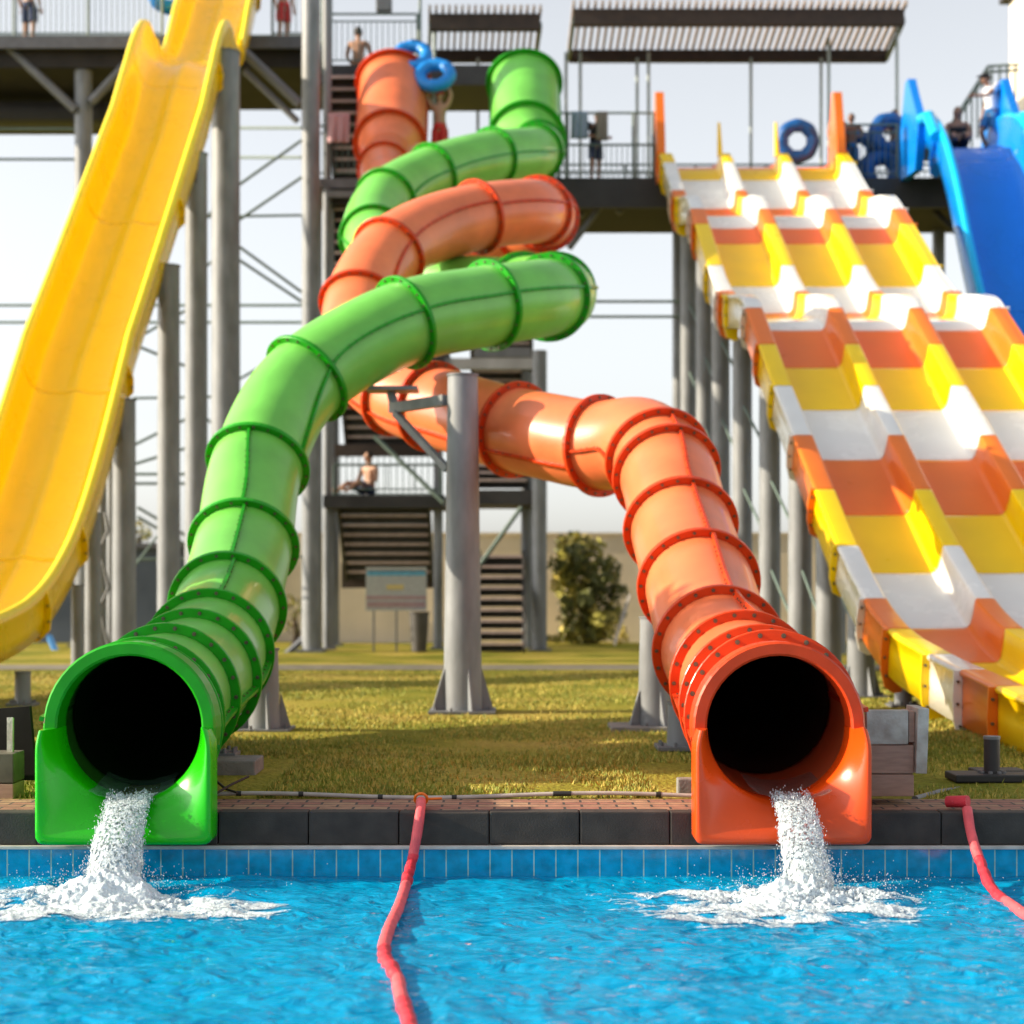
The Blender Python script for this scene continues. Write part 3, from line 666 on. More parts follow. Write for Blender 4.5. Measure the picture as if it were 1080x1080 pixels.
# ------------------------------------------------------------------ left tower
lt=thing('launch_tower','tall steel launch platform with railing behind the yellow slide','tower',(-8.5,38.5,0))
zl=13.2
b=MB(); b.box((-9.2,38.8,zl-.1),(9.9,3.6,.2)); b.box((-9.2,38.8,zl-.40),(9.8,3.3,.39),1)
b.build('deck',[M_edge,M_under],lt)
b=MB(); b.box((-9.2,36.94,zl-.12),(9.9,.1,.26)); b.build('edge_beam',M_edge,lt)
railing((-14,37.05,zl),(-7.6,37.05,zl),1.15,lt); railing((-5.2,37.05,zl),(-4.3,37.05,zl),1.15,lt); railing((-14,40.4,zl),(-4.3,40.4,zl),1.15,lt)
for px,d,r in((88,37.4,.19),(-40,37.4,.19),(328,34.2,.185),(130,40.2,.15)):
    x=XD(px,d); top=zl-.25 if px!=328 else 16
    b=MB(); b.bar((x,d,0),(x,d,top),r,seg=20); c=b.build('column',M_steel,lt)
    q=MB(); q.box((x,d,.02),(r*3,r*3,.05)); q.build('base_plate',M_steel2,c)
for a,bb,d in(((0,42),(80,116),37.2),((96,108),(140,60),37.2),((258,55),(316,110),35.5),((258,75),(314,128),35.6)):
    b=MB(); b.bar(P(*a,d),P(*bb,d),.07 if d<36 and a[1]==75 else .1,seg=8); b.build('knee_brace',M_steel2,lt)
def rod(p,q,parent,r=.03,name='tie_rod',mat=None):
    b=MB(); b.bar(p,q,r,seg=6); return b.build(name,mat or M_rail,parent)
for y in(136,168): rod(P(-60,y,37.4),P(82,y,37.4),lt)
for y in(135,166,322,340): rod(P(-60 if y>300 else 250,y,36),P(318,y,34.5),lt)
for y in(500,510): rod(P(100,y,34),P(318,y,34.2),lt)
for a,bb in(((252,195),(318,148)),((252,232),(318,187)),((252,260),(318,308)),((252,274),(318,318)),((135,362),(200,325)),((145,365),(205,390)),((140,470),(200,440)),((145,535),(205,570)),((140,490),(205,470)),((145,545),(205,580))):
    rod(P(*a,33.5),P(*bb,34),lt)
for a,bb in(((196,250),(232,215)),((196,300),(232,268)),((100,420),(130,392)),((196,420),(232,455)),((140,600),(170,560)),((196,520),(222,556)),((252,400),(318,362)),((252,420),(318,380)),((95,600),(128,560))): rod(P(*a,33),P(*bb,33.4),lt,.026)
for y in(230,420,590): rod(P(140,y,33.6),P(318,y-3,34.1),lt,.026)
b=MB(); b.box((-10.9,39.5,zl-1.05),(3.4,1.4,.5),0,None,.2); b.build('under_tank',M_dark,lt)

# ------------------------------------------------------------------ central stair tower
ct=thing('stair_tower','steel stair tower with landings in the centre background','tower',(-1.5,36,0))
zd=9.75
for px,d,r in((345,35.4,.09),(336,35.0,.07),(569,34.6,.15),(556,36.4,.13),(352,37.6,.12),(462,35.6,.10),(350,35.8,.06)):
    x=XD(px,d); top=14.2 if px in(345,) else zd-.2
    if px==569: top=H+250/F*d
    b=MB(); b.bar((x,d,0),(x,d,top),r,seg=16); c=b.build('column',M_steel,ct)
    q=MB(); q.box((x,d,.02),(r*3.2,r*3.2,.05)); q.build('base_plate',M_steel2,c)
b=MB(); b.beam(P(322,672,34.4),P(300,692,33.9),.1,.1); b.build('base_strut',M_steel2,ct)
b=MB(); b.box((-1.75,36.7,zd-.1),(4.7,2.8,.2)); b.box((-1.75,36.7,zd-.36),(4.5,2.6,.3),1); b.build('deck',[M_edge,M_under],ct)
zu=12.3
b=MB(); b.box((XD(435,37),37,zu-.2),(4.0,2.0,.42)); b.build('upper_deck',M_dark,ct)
railing((-4,35.35,zd),(-2.9,35.35,zd),1.1,ct); railing((-.6,38.0,zd),(.9,38.0,zd),1.1,ct); railing((-4.2,36.05,zu),(-2.0,36.05,zu),1.1,ct)
for px in(340,349,443): rod(P(px,78,36),P(px,-30,36),ct,.035,'canopy_post')
def flight(x0,x1,ya,za,yb,zb,parent,n):
    b=MB(); q=MB()
    for i in range(n):
        f=(i+.5)/n; y=ya+(yb-ya)*f; z=za+(zb-za)*(i+1)/n
        b.box(((x0+x1)/2,y,z-.02),(x1-x0-.1,.27,.04)); b.box(((x0+x1)/2,y+.10,z-.10),(x1-x0-.1,.03,.16)); q.box(((x0+x1)/2,y-.14,z-.02),(x1-x0-.1,.018,.06))
    for x in(x0+.03,x1-.03): b.beam((x,ya,za+.02),(x,yb,zb+.02),.06,.24)
    o=b.build('stair_flight',M_tread,parent); q.build('nosings',M_nose,o); return o
flight(XD(503,34),XD(554,34),33.2,0,35.4,1.95,ct,9)
b=MB(); b.box((XD(526,36),36,1.84),(1.1,1.2,.22)); b.build('landing',M_dark,ct)
flight(XD(358,36),XD(455,36),37.2,1.45,35.5,3.0,ct,8)
b=MB(); b.box((XD(408,36),36.0,3.06),(2.5,1.8,.26)); b.build('landing',M_dark,ct)
railing((XD(352,35.1),35.1,3.19),(XD(465,35.1),35.1,3.19),.62,ct,sp=.5,mid=False); 
railing((XD(352,36.9),36.9,3.19),(XD(465,36.9),36.9,3.19),1.15,ct,sp=.13)
b=MB(); b.box((XD(410,37),37.3,1.55),(2.1,.1,.55)); b.build('stair_panel',M_brown,ct)
flight(XD(358,36),XD(460,36),37.5,4.2,35.6,5.9,ct,9)
b=MB(); b.box((XD(410,36),36,6.05),(2.6,1.8,.24)); b.build('landing',M_dark,ct)
b=MB(); b.box((XD(408,36.6),36.9,4.25),(2.3,.12,.26)); b.build('beam',M_brown,ct)
flight(XD(500,36),XD(558,36),35.2,3.35,37,4.4,ct,6)
b=MB(); b.box((XD(532,36),36,3.14),(1.6,2,.3)); b.build('landing',M_dark,ct)
flight(XD(496,36),XD(562,36),37,5.4,35.6,6.6,ct,7)
flight(XD(350,37),XD(384,37),37.6,zd,35.8,zu-.3,ct,11)
flight(XD(352,37),XD(378,37),37,6.5,35.8,zd-.3,ct,14)
for a,c,w_,h_ in((P(500,372,35.4),P(560,372,35.4),.14,.2),(P(470,384,35.2),P(568,384,34.8),.2,.22),(P(345,205,35.3),P(384,205,35.3),.1,.14)):
    b=MB(); b.beam(a,c,w_,h_); b.build('cross_beam',M_steel2,ct)
for a,c in((P(503,600,34.6),P(550,535,34.8)),(P(395,460,35),P(468,530,34.8)),(P(345,420,35),P(470,430,35))): rod(a,c,ct,.05,'brace')

# ------------------------------------------------------------------ bridge on the right
br=thing('elevated_walkway','long dark elevated walkway with railing behind the racer slide','walkway',(5.8,36.8,0))
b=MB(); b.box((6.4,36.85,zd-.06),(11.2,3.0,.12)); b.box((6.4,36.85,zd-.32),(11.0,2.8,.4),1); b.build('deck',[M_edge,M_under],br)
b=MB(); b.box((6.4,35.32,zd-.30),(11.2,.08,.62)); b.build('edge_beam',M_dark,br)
railing((.95,35.4,zd),(2.95,35.4,zd),.72,br,sp=.11,mid=False); railing((.95,38.2,zd),(12,38.2,zd),1.0,br)
b=MB(); b.bar((.95,35.4,zd+1.38),(2.95,35.4,zd+1.38),.025,seg=6)
for x in(.98,1.15,2.52,2.93): b.bar((x,35.4,zd),(x,35.4,zd+1.4),.035,seg=8)
b.build('high_rail',M_rail,br)
railing((6.9,35.45,zd),(8.0,35.45,zd),1.15,br)
for a,bb,d in(((650,195),(600,262),35.8),((632,200),(612,228),36.2),((655,225),(640,205),36)):
    b=MB(); b.bar(P(*a,d),P(*bb,d),.07,seg=8); b.build('knee_brace',M_steel2,br)
b=MB(); b.bar(P(985,222,36),P(1012,248,36),.07,seg=8); b.build('knee_brace',M_dark,br)
for px,d in((716,37.5),(748,38),(990,38)):
    b=MB(); b.bar((XD(px,d),d,0),(XD(px,d),d,zd-.5),.14,seg=16); b.build('column',M_steel,br)
for y in(318,334): rod(P(575,y,35),P(720,y,35.5),br)
# stair rail at right
b=MB(); 
A0=V((XD(985,37),37,zd+1.0)); A1=V((XD(1042,37),37,H+550/F*37)); A2=V((XD(1075,37),37,H+552/F*37))
for dz in(0,-.12): b.bar(A0+V((0,0,dz)),A1+V((0,0,dz)),.03,seg=6); b.bar(A1+V((0,0,dz)),A2+V((0,0,dz)),.03,seg=6)
for k in range(11):
    p=A0.lerp(A1,k/10); b.bar(p,V((p.x,p.y,p.z-1.2)),.022,seg=6)
for k in range(4):
    p=A1.lerp(A2,(k+.5)/4); b.bar(p,V((p.x,p.y,p.z-1.2)),.022,seg=6)
b.build('stair_rail',M_rail,br)
b=MB(); b.box((XD(1050,37.3),37.4,zd+.55),(2.6,.5,.3)); b.build('stair_step',M_dark,br)

# pergolas
def pergola(label,x0n,x1n,dn,x0f,x1f,df,z,ns,posts):
    t=thing('pergola',label,'pergola',((x0n+x1n)/2,(dn+df)/2,zd),None)
    b=MB(); b.beam((x0n,dn,z),(x1n,dn,z),.16,.34); b.build('beam',M_brown,t)
    b=MB(); b.beam((x0f,df,z),(x1f,df,z),.16,.26); b.build('beam',M_brown,t)
    for i in range(ns):
        f=i/(ns-1); a=V((x0n+(x1n-x0n)*f,dn-.25,z+.25)); c=V((x0f+(x1f-x0f)*f,df+.2,z+.21))
        b=MB(); b.beam(a,c,.055,.10); b.build('slat',M_slat,t)
    for x in(x0n,x1n):
        b=MB(); e=x0f if x==x0n else x1f; b.beam((x,dn,z-.05),(e,df,z-.05),.07,.12); b.build('side_rail',M_rail,t)
    for px,d in posts:
        b=MB(); b.bar((XD(px,d),d,zd),(XD(px,d),d,z-.1),.036,seg=8); b.build('post',M_post,t)
pergola('long slatted brown pergola roof over the right walkway',XD(605,36),XD(953,36),36,XD(600,38.6),XD(935,38.6),38.6,13.3,47,[(672,38.4),(684,38),(792,38.4),(866,38.4),(874,37),(946,36.5),(597,38),(612,38)])
pergola('short slatted brown pergola roof between the tops of the tube slides',XD(454,36.3),XD(570,36.3),36.3,XD(452,38.6),XD(565,38.6),38.6,13.3,18,[(458,36.4),(504,38.4),(563,38.4)])
# cabin
b=MB(); b.box((13,37,zd-.2),(2.4,2.6,.35)); b.build('deck',M_under,br)
cb=thing('cabin','cream cabin with grey lower wall at the top right edge','cabin',(13.2,37,zd))
b=MB(); b.box((13.25,37.6,12.9),(3.7,3,3.6),0); b.build('upper_wall',M_cab,cb)
b=MB(); b.box((13.37,37.55,10.35),(3.7,3.0,1.5),0); b.build('lower_wall',M_cabg,cb)
b=MB(); b.box((13.25,37.5,14.75),(4.1,3.5,.12)); b.build('roof',M_dark,cb)
b=MB(); b.bar((11.3,36.0,zd),(11.3,36.0,14.6),.05,seg=8); b.build('downpipe',M_rail,cb)
# floodlight
b=MB(); c=P(405,5,36); b.box(c,(.34,.16,.3),0,None,.03); 
fl=tag(b.build('floodlight',M_steel2),'small grey floodlight box above the red tube entrance','light')
q=MB(); q.bar(c+V((0,.1,.1)),c+V((0,.1,1.4)),.03,seg=8); q.build('bracket',M_rail,fl)

# ------------------------------------------------------------------ walls at the back
b=MB(); b.box((9,40.5,1.25),(30,.3,2.55)); wl=tag(b.build('boundary_wall',M_wallc),'long cream rendered boundary wall behind the lawn','wall')
q=MB(); q.box((9,40.5,2.555),(30,.4,.07)); q.build('wall_coping',M_wallc,wl)
gb=thing('low_building','blue grey low building in shade behind the left pillars','building',(-13,40,0))
b=MB(); b.box((-13.2,41.2,1.1),(13.8,3,2.2)); b.build('wall',M_wallg,gb)
b=MB(); b.box((-13.2,41.2,2.26),(14.2,3.4,.12)); b.build('roof',M_edge,gb)

# ------------------------------------------------------------------ foliage
def leaves(b,c,r,n,size,mi,shell=.35):
    for _ in range(n):
        d=V((random.gauss(0,1),random.gauss(0,1),random.gauss(0,1))).normalized()*(shell+(1-shell)*random.random()**.5)
        p=V((c[0]+d.x*r[0],c[1]+d.y*r[1],c[2]+d.z*r[2]))
        a=V((random.gauss(0,1),random.gauss(0,1),random.gauss(0,1))).normalized(); e=a.orthogonal().normalized(); s=size*random.uniform(.6,1.3)
        b.add([p-a*s,p+e*s*.45,p+a*s,p-e*s*.45],[(0,1,2,3)],mi)
def tree(name,label,cat,base,trunk,clumps,size,dens,group=None):
    t=thing(name,label,cat,base,group)
    b=MB(); base=V(base)
    b.pipe([base,base+V((.05,0,trunk*.5)),base+V((-.04,.05,trunk))],[.09,.07,.045],9)
    for c,r in clumps:
        c=V(c); q=base+V((0,0,trunk*random.uniform(.4,.9))); b.pipe([q,(q+c)/2+V((0,0,.12)),c],[.04,.03,.012],7)
    b.build('trunk',M_bark,t)
    b=MB()
    for c,r in clumps:
        vol=r[0]*r[1]*r[2]; n=int(dens*vol**.67)
        k=random.random()
        leaves(b,c,r,int(n*.6),size,0 if k<.6 else 1); leaves(b,c,r,int(n*.25),size,1); leaves(b,c,r,int(n*.15),size,2)
        for _ in range(5):
            o=V(c)+V((random.gauss(0,r[0]*.7),random.gauss(0,r[1]*.7),random.gauss(0,r[2]*.7))); leaves(b,o,(r[0]*.4,r[1]*.4,r[2]*.4),int(n*.1),size,random.choice((0,1,2)))
    b.build('crown',[M_lf1,M_lf2,M_lf3],t)
def C(px,py,d,rx,rz): 
    p=P(px,py,d); return ((p.x,p.y,p.z),(rx/F*d,rx/F*d,rz/F*d))
tree('shrub','tall olive green shrub growing against the cream wall','shrub',(XD(618,38.5),38.5,0),2.2,[C(606,578,38.5,21,18),C(632,605,38.5,24,22),C(606,618,38.5,20,26),C(610,652,38.5,22,22),C(634,645,38.5,20,28),C(596,600,38.5,12,20),C(612,668,38.5,24,12),C(632,664,38.5,18,12)],.10,1700)
tree('shrub','small bright bush left of the stair tower columns','shrub',(XD(311,38),38,0),.6,[C(312,642,38,9,14),C(308,660,38,8,10)],.06,900)
tree('tree','small green treetop above the blue grey building','tree',(XD(148,43.5),43.5,0),2.6,[C(148,562,43.5,14,10),C(135,570,43.5,10,8)],.07,900)
# unseen tree added left of the view to cast shade on the lawn
tree('tree','leafy tree added out of view at the left to shade the lawn','tree',(-7.2,12.9,0),2.6,[((-6.0,12.6,2.0),(.9,.8,.9)),((-8.4,12.4,3.9),(1.1,.9,.9)),((-6.4,13.0,3.4),(.9,.8,.8)),((-7.2,12.8,3.6),(1.2,1.0,.9)),((-7.9,13.1,2.9),(1.0,.9,.8)),((-6.7,12.4,2.7),(.9,.75,.75)),((-7.3,12.0,2.0),(.8,.6,.7)),((-7.2,12.9,4.4),(.8,.8,.6))],.12,1500)

# ------------------------------------------------------------------ small things by the pool
def rope(label,pts,segs,group):
    pts,_=spline([tuple(p) for p in pts],10); n=len(pts)
    t=thing('lane_rope',label,'rope',tuple(pts[0]),group)
    cuts=[int(c*(n-1)) for c in segs]
    for k in range(len(cuts)-1):
        b=MB(); pp=pts[cuts[k]:cuts[k+1]+1]
        q,_=spline([tuple(p) for p in pp],5)
        rs=[.029*(1+.10*mnoise.noise(V(p)*9)+(.13*mnoise.noise(V(p)*40) if k%2 else .03*mnoise.noise(V(p)*40))) for p in q]
        if k%2: q=[V(p)+V((mnoise.noise(V(p)*15),0,mnoise.noise(V(p)*15+V((9,0,0)))))*.012 for p in q]
        b.pipe(q,rs,12); b.build('rope_cover',M_rope if k%2 else M_ropep,t)
    return t
def W(px,py,dz=.02):
    d=(H-ZW)*F/(py-YH); return V((XD(px,d),d,ZW+dz))
GR='red lane ropes across the pool'
r1=rope('red foam lane rope left of the pool centre, hanging from the brick edge',[V((XD(444,9.95),9.95,.035)),P(443,858,9.70),P(439,884,9.62),P(435,905,9.6),W(429,935,.03),W(420,962),W(410,985),W(405,1012),W(419,1036),W(422,1052),W(430,1080),W(446,1130)],[0,.26,.38,.62,.74,.86,1],GR)
b=MB(); c=V((XD(444,9.98),9.98,.045)); b.torus(c,.036,.009,Matrix.Rotation(R(20),3,'X'),nu=24,nv=8); b.bar(c+V((.03,0,0)),c+V((.12,.03,.0)),.008,seg=6); b.build('end_ring',M_mo,r1)
r2=rope('red foam lane rope at the right side, dropping into the water',[V((XD(1021,9.72),9.74,.02)),P(1024,878,9.62),P(1035,912,9.4),P(1049,940,9.1),W(1066,958),W(1084,970),W(1120,985)],[0,.3,.62,1],GR)
b=MB(); c=V((XD(1014,9.85),9.85,.04)); b.bar(c+V((-.07,.05,0)),c+V((.03,-.03,.01)),.033,.036,seg=14); b.build('rope_end',M_rope,r2)
# hose along the back of the bricks
b=MB(); hp,_=spline([(x,10.36+.015*math.sin(x*2.3),.02+.012*math.sin(x*3.1)) for x in np.linspace(-1.9,1.2,16)],6); b.pipe(hp,.013,8)
ho=tag(b.build('hose',M_hose),'thin white hose lying along the back of the brick strip','hose')
for f in(.08,.2,.36,.5,.72,.9):
    p=V(hp[int(f*(len(hp)-1))]); d=.03 if f!=.72 else .11
    b=MB(); b.bar(p-V((d*.5,0,0)),p+V((d*.5,0,0)),.016,seg=8); b.build('clip',M_rub,ho)
# blocks, boards
b=MB(); b.box((XD(250,11.9),11.75,.045),(.36,.4,.13),0,None,.012); tag(b.build('concrete_block',M_conc),'grey concrete block under the pillar by the green outlet','block')
b=MB(); b.box((XD(727,10.45),10.5,.05),(.14,.12,.12),0,None,.01); tag(b.build('concrete_block',M_conc),'small concrete block at the left of the orange outlet','block')
b=MB(); b.box((XD(690,14.9),15.6,.0),(.7,.6,.06),0,None,.01); tag(b.build('concrete_block',M_conc),'flat concrete slab under the pale pillar','block')
for p0,p1 in(((228,826),(262,800)),((232,834),(250,818))):
    pass
b=MB(); b.pipe([P(226,838,10.3),P(243,828,10.4),P(262,805+14,10.6)],.008,6); b.pipe([P(226,822,10.5),P(238,832,10.4),P(250,836,10.3)],.008,6); tag(b.build('rusty_rod',M_brown),'thin rusty rods lying on the grass edge by the green outlet','rod')
bd=thing('board_stack','stack of old planks with peeling white boards beside the orange outlet','planks',(XD(945,10.2),10.2,0))
def bx(px0,py0,px1,py1,d,th,mat,name,rot=0):
    a=P(px0,py0,d);c=P(px1,py1,d); b=MB(); m=(a+c)/2+V((0,th/2,0)); b.box(m,(abs(c.x-a.x),th,abs(a.z-c.z)),0,Matrix.Rotation(R(rot),3,'Y') if rot else None,.006); return b.build(name,mat,bd)
bx(914,749,958,785,10.05,.06,M_wood,'white_board'); bx(958,750,965,783,10.07,.2,M_plank,'plank'); bx(967,747,979,816,10.02,.3,M_wood,'white_board',2)
bx(914,786,964,816,10.06,.3,M_plank,'plank'); bx(914,817,964,840,10.05,.33,M_plank,'plank')
ld=thing('panel_stack','dark leaning panel and wooden boxes at the left edge by the green outlet','panels',(XD(15,10.4),10.4,0))
b=MB(); b.prism([P(-60,752,10.7),P(31,745,10.7),P(38,823,10.6),P(-60,825,10.6)],(0,.05,0)); b.build('panel',M_ply,ld)
for (x0,y0,x1,y1,mt) in((-50,795,14,826,M_dirty),(-50,827,14,852,M_plank)):
    a=P(x0,y0,10.35);c=P(x1,y1,10.35); b=MB(); b.box((a+c)/2+V((0,.12,0)),(c.x-a.x,.24,a.z-c.z),0,None,.006); b.build('box',mt,ld)
b=MB(); a=P(11,757,10.5); b.beam(P(11,757,10.5),P(11,795,10.45),.035,.03); b.build('batten',M_wood,ld)
b=MB(); b.pipe([P(965,843,10.35),P(990,836,10.8),P(1020,832,11.2),P(1060,826,11.9),P(1090,822,12.3)],.022,8); tag(b.build('pipe',M_steel2),'grey pipe on the ground behind the right rope','pipe')
b=MB(); b.box((XD(1050,11.3),11.4,.02),(.55,.3,.05),0,None,.01); tag(b.build('drain_grate',M_rub),'low dark grate in front of the racer slide pedestal','grate')

# information board, bin
ib=thing('information_board','faded information board on thin legs in front of the stairs','sign',(XD(418,34.2),34.2,0))
a=P(386,598,34.2);c=P(450,644,34.2); w=c.x-a.x; h=a.z-c.z; m=(a+c)/2
b=MB(); b.box(m,(w,.04,h)); b.build('panel',M_sg,ib)
for (f0,f1,g0,g1,mt) in((0,1,.0,.10,M_sg),(0.02,.98,.08,.2,M_sb),(.34,.62,.4,.52,M_sy),(.0,1,.66,.74,M_sr),(.02,.98,.8,.92,M_sr)):
    b=MB(); b.box((a.x+w*(f0+f1)/2,34.176,a.z-h*(g0+g1)/2),(w*(f1-f0),.008,h*(g1-g0))); b.build('printed_band',mt,ib)
for px in(394,418):
    b=MB(); b.bar((XD(px,34.2),34.24,0),(XD(px,34.2),34.24,c.z),.018,seg=8); b.build('leg',M_steel2,ib)
p=P(442,690,33.9); b=MB()
b.bar((p.x,p.y,.02),(p.x,p.y,.78),.15,.2,seg=20); bn=tag(b.build('litter_bin',M_bin),'dark tapered litter bin beside the information board','bin')
b=MB(); b.torus((p.x,p.y,.79),.2,.018,Matrix.Rotation(R(90),3,'X')); b.build('rim',M_bin,bn)
b=MB(); b.beam(P(648,680,36),P(664,628,37.5),.05,.05); tag(b.build('prop_pole',M_cope),'thin pale pole leaning against the cream wall by the shrub','pole')
b=MB(); b.beam(P(52,672,36),P(60,690,35),.1,.1); tag(b.build('prop_pole',M_blu),'short blue pole leaning by the blue grey building','pole')

# ------------------------------------------------------------------ towels
def towel(label,px0,py0,px1,py1,d,mat):
    a=P(px0,py0,d);c=P(px1,py1,d); b=MB(); n=12; vs=[]
    for j in range(9):
        for i in range(n+1):
            vs.append((a.x+(c.x-a.x)*i/n,d-.03+.025*math.sin(i*1.3+j*.2)*(j/8+.2),a.z+(c.z-a.z)*j/8))
    b.add(vs,[(j*(n+1)+i,j*(n+1)+i+1,(j+1)*(n+1)+i+1,(j+1)*(n+1)+i) for j in range(8) for i in range(n)],0,True)
    o=b.build('towel',mat); m=o.modifiers.new('t','SOLIDIFY'); m.thickness=.015; tag(o,label,'towel','towels hung on the rails')
towel('grey towel over the walkway rail right of the green tube top',602,118,620,147,35.3,M_towg)
towel('taupe towel hanging on the walkway rail beside the grey one',629,118,641,149,35.3,M_towt)
towel('pink towel on the stair tower rail left of the orange tube',346,120,369,151,35.2,M_towp)

# ------------------------------------------------------------------ inner tubes
def inner_tube(label,c,Rm,r,rot,mat,double=False):
    t=thing('swim_ring',label,'swim ring',tuple(c),'blue inflatable swim rings'); c=V(c)
    b=MB(); b.torus(c,Rm,r,rot,wob=.05); b.build('ring',mat,t)
    if double:
        o=c+rot@V((0,0,-(2*Rm+1.2*r))); b=MB(); b.torus(o,Rm,r,rot,wob=.05); b.build('ring',mat,t)
    for a in(R(30),R(150)):
        e=rot@V((math.cos(a),0,math.sin(a))); s=rot@V((-math.sin(a),0,math.cos(a))); f=rot@V((0,-1,0))
        p=c+e*Rm+f*r; b=MB(); b.pipe([p-s*.1,p-s*.07+f*.05,p+s*.07+f*.05,p+s*.1],.012,6); b.build('handle',M_blk,t)
I=Matrix.Identity(3)
def Rm3(x=0,y=0,z=0): return Matrix.Rotation(R(z),3,'Z')@Matrix.Rotation(R(y),3,'Y')@Matrix.Rotation(R(x),3,'X')
inner_tube('dark blue swim ring standing behind the top of the racer slide',P(841,149,36.2),.33,.14,Rm3(5,0,0),M_tube)
inner_tube('dark blue double swim ring tilted beside the blue slide fin',P(938,142,35.9),.31,.16,Rm3(0,12,10),M_tube,True)
inner_tube('bright blue double swim ring carried overhead beside the orange tube top',P(434,60,34.9),.31,.13,Rm3(-40,-35,20),M_tubel,True)
inner_tube('blue swim ring seen low at the launch platform rail beside the yellow slide',P(178,-8,37.6),.33,.16,Rm3(0,0,15),M_tubel)
inner_tube('dark blue swim ring behind the legs of the pair on the walkway',P(905,160,36.4),.3,.14,Rm3(20,0,-25),M_tube)

# ------------------------------------------------------------------ people
def person(label,loc,j,rz=0,sc=1.0,skin=None,shorts=None,top=None,hair=None,hat=None,longhair=False):
    skin=skin or M_skin
    t=thing('person',label,'person',tuple(loc),None); loc=V(loc); rot=Matrix.Rotation(R(rz),3,'Z')
    J={k:V(v) for k,v in j.items()}
    def w(v): return loc+rot@(V(v)*sc)
    rad={'pelvis':(.135,.105),'waist':(.12,.09),'chest':(.145,.10),'neck':(.052,.052),'head0':(.06,.06),'sl':(.065,.065),'sr':(.065,.065),'el':(.043,.043),'er':(.043,.043),'wl':(.03,.03),'wr':(.03,.03),'hl':(.09,.09),'hr':(.09,.09),'kl':(.058,.058),'kr':(.058,.058),'al':(.038,.038),'ar':(.038,.038),'tl':(.035,.03),'tr':(.035,.03)}
    E=[('pelvis','waist'),('waist','chest'),('chest','neck'),('neck','head0'),('chest','sl'),('sl','el'),('el','wl'),('chest','sr'),('sr','er'),('er','wr'),('pelvis','hl'),('hl','kl'),('kl','al'),('al','tl'),('pelvis','hr'),('hr','kr'),('kr','ar'),('ar','tr')]
    names=['pelvis']+[k for k in rad if k!='pelvis']
    J['head0']=J['neck']+(J['head']-J['neck'])*.45
    me=bpy.data.meshes.new('sk'); me.from_pydata([J[k] for k in names],[(names.index(a),names.index(c)) for a,c in E],[])
    o=bpy.data.objects.new('sk',me); COL.objects.link(o)
    md=o.modifiers.new('s','SKIN'); 
    for i,k in enumerate(names):
        me.skin_vertices[0].data[i].radius=rad[k]; me.skin_vertices[0].data[i].use_root=(k=='pelvis')
    o.modifiers.new('ss','SUBSURF').levels=2
    dg=bpy.context.evaluated_depsgraph_get(); ev=o.evaluated_get(dg); m2=ev.to_mesh()
    b=MB(); b.add([w(v.co) for v in m2.vertices],[tuple(p.vertices) for p in m2.polygons],0,True); ev.to_mesh_clear(); bpy.data.objects.remove(o)
    up=(J['head']-J['neck']).normalized(); fw=V((0,-1,0)); sd=up.cross(fw).normalized()
    hc=J['head']; 
    b.ell(w(hc),(.076*sc,.095*sc,.115*sc),0,rot,18,12); b.bar(w(hc+V((0,-.085,.0))),w(hc+V((0,-.118,-.035))),.010*sc,.018*sc,seg=8)
    for s in(-1,1):
        b.ell(w(hc+V((s*.078,.01,-.01))),(.014*sc,.022*sc,.032*sc),0,rot,8,6)
    # hands with five fingers
    for e_,wr_ in(('el','wl'),('er','wr')):
        d=(J[wr_]-J[e_]).normalized(); a=d.orthogonal().normalized(); c=d.cross(a)
        b.pipe([w(J[wr_]),w(J[wr_]+d*.05),w(J[wr_]+d*.09)],[.026*sc,.036*sc,.03*sc],8)
        for k,(off,L) in enumerate(((-.03,.065),(-.01,.078),(.01,.074),(.03,.058))):
            p=J[wr_]+d*.085+a*off; b.pipe([w(p),w(p+d*L*.55+c*.008),w(p+d*L+c*.03)],[.0095*sc,.009*sc,.007*sc],6)
        p=J[wr_]+d*.03-a*.03; b.pipe([w(p),w(p-a*.03+d*.03),w(p-a*.035+d*.065)],[.012*sc,.010*sc,.008*sc],6)
    b.build('body',skin,t)
    q=MB(); q.ell(w(hc+V((0,.018,.022))),(.086*sc,.1*sc,.112*sc),0,rot@Matrix.Rotation(R(-18),3,'X'),16,10)
    if longhair: q.pipe([w(hc+V((0,.07,0))),w(hc+V((0,.1,-.13))),w(hc+V((0,.1,-.28)))],[.08*sc,.075*sc,.03*sc],10)
    q.build('hair',hair or M_hair,t)
    q=MB()
    for s in(-1,1): q.ell(w(hc+V((s*.03,-.085,.008))),(.011*sc,.008*sc,.007*sc),0,rot,8,6)
    q.build('eyes',M_blk,t)
    if hat:
        q=MB(); q.ell(w(hc+V((0,0,.05))),(.093*sc,.112*sc,.085*sc),0,rot,16,8); q.box(w(hc+V((0,-.13,.045))),(.13*sc,.1*sc,.012*sc),0,rot); q.build('cap',hat,t)
    def cloth(chains,name,mat):
        q=MB()
        for ch in chains: q.pipe([w(p) for p,r in ch],[r*sc for p,r in ch],14)
        q.build(name,mat,t)
    if shorts:
        for hl,kl in (('hl','kl'),('hr','kr')): pass
        cloth([[(J['waist']*.35+J['pelvis']*.65,.135),(J['pelvis'],.158),(J['pelvis']*.6+(J['hl']+J['hr'])*.2-V((0,0,.03)),.14)]]+[[(J[a]*.9+J['pelvis']*.1,.105),(J[a]*.5+J[c]*.5,.10),(J[a]*.25+J[c]*.75,.095)] for a,c in(('hl','kl'),('hr','kr'))],'shorts',shorts)
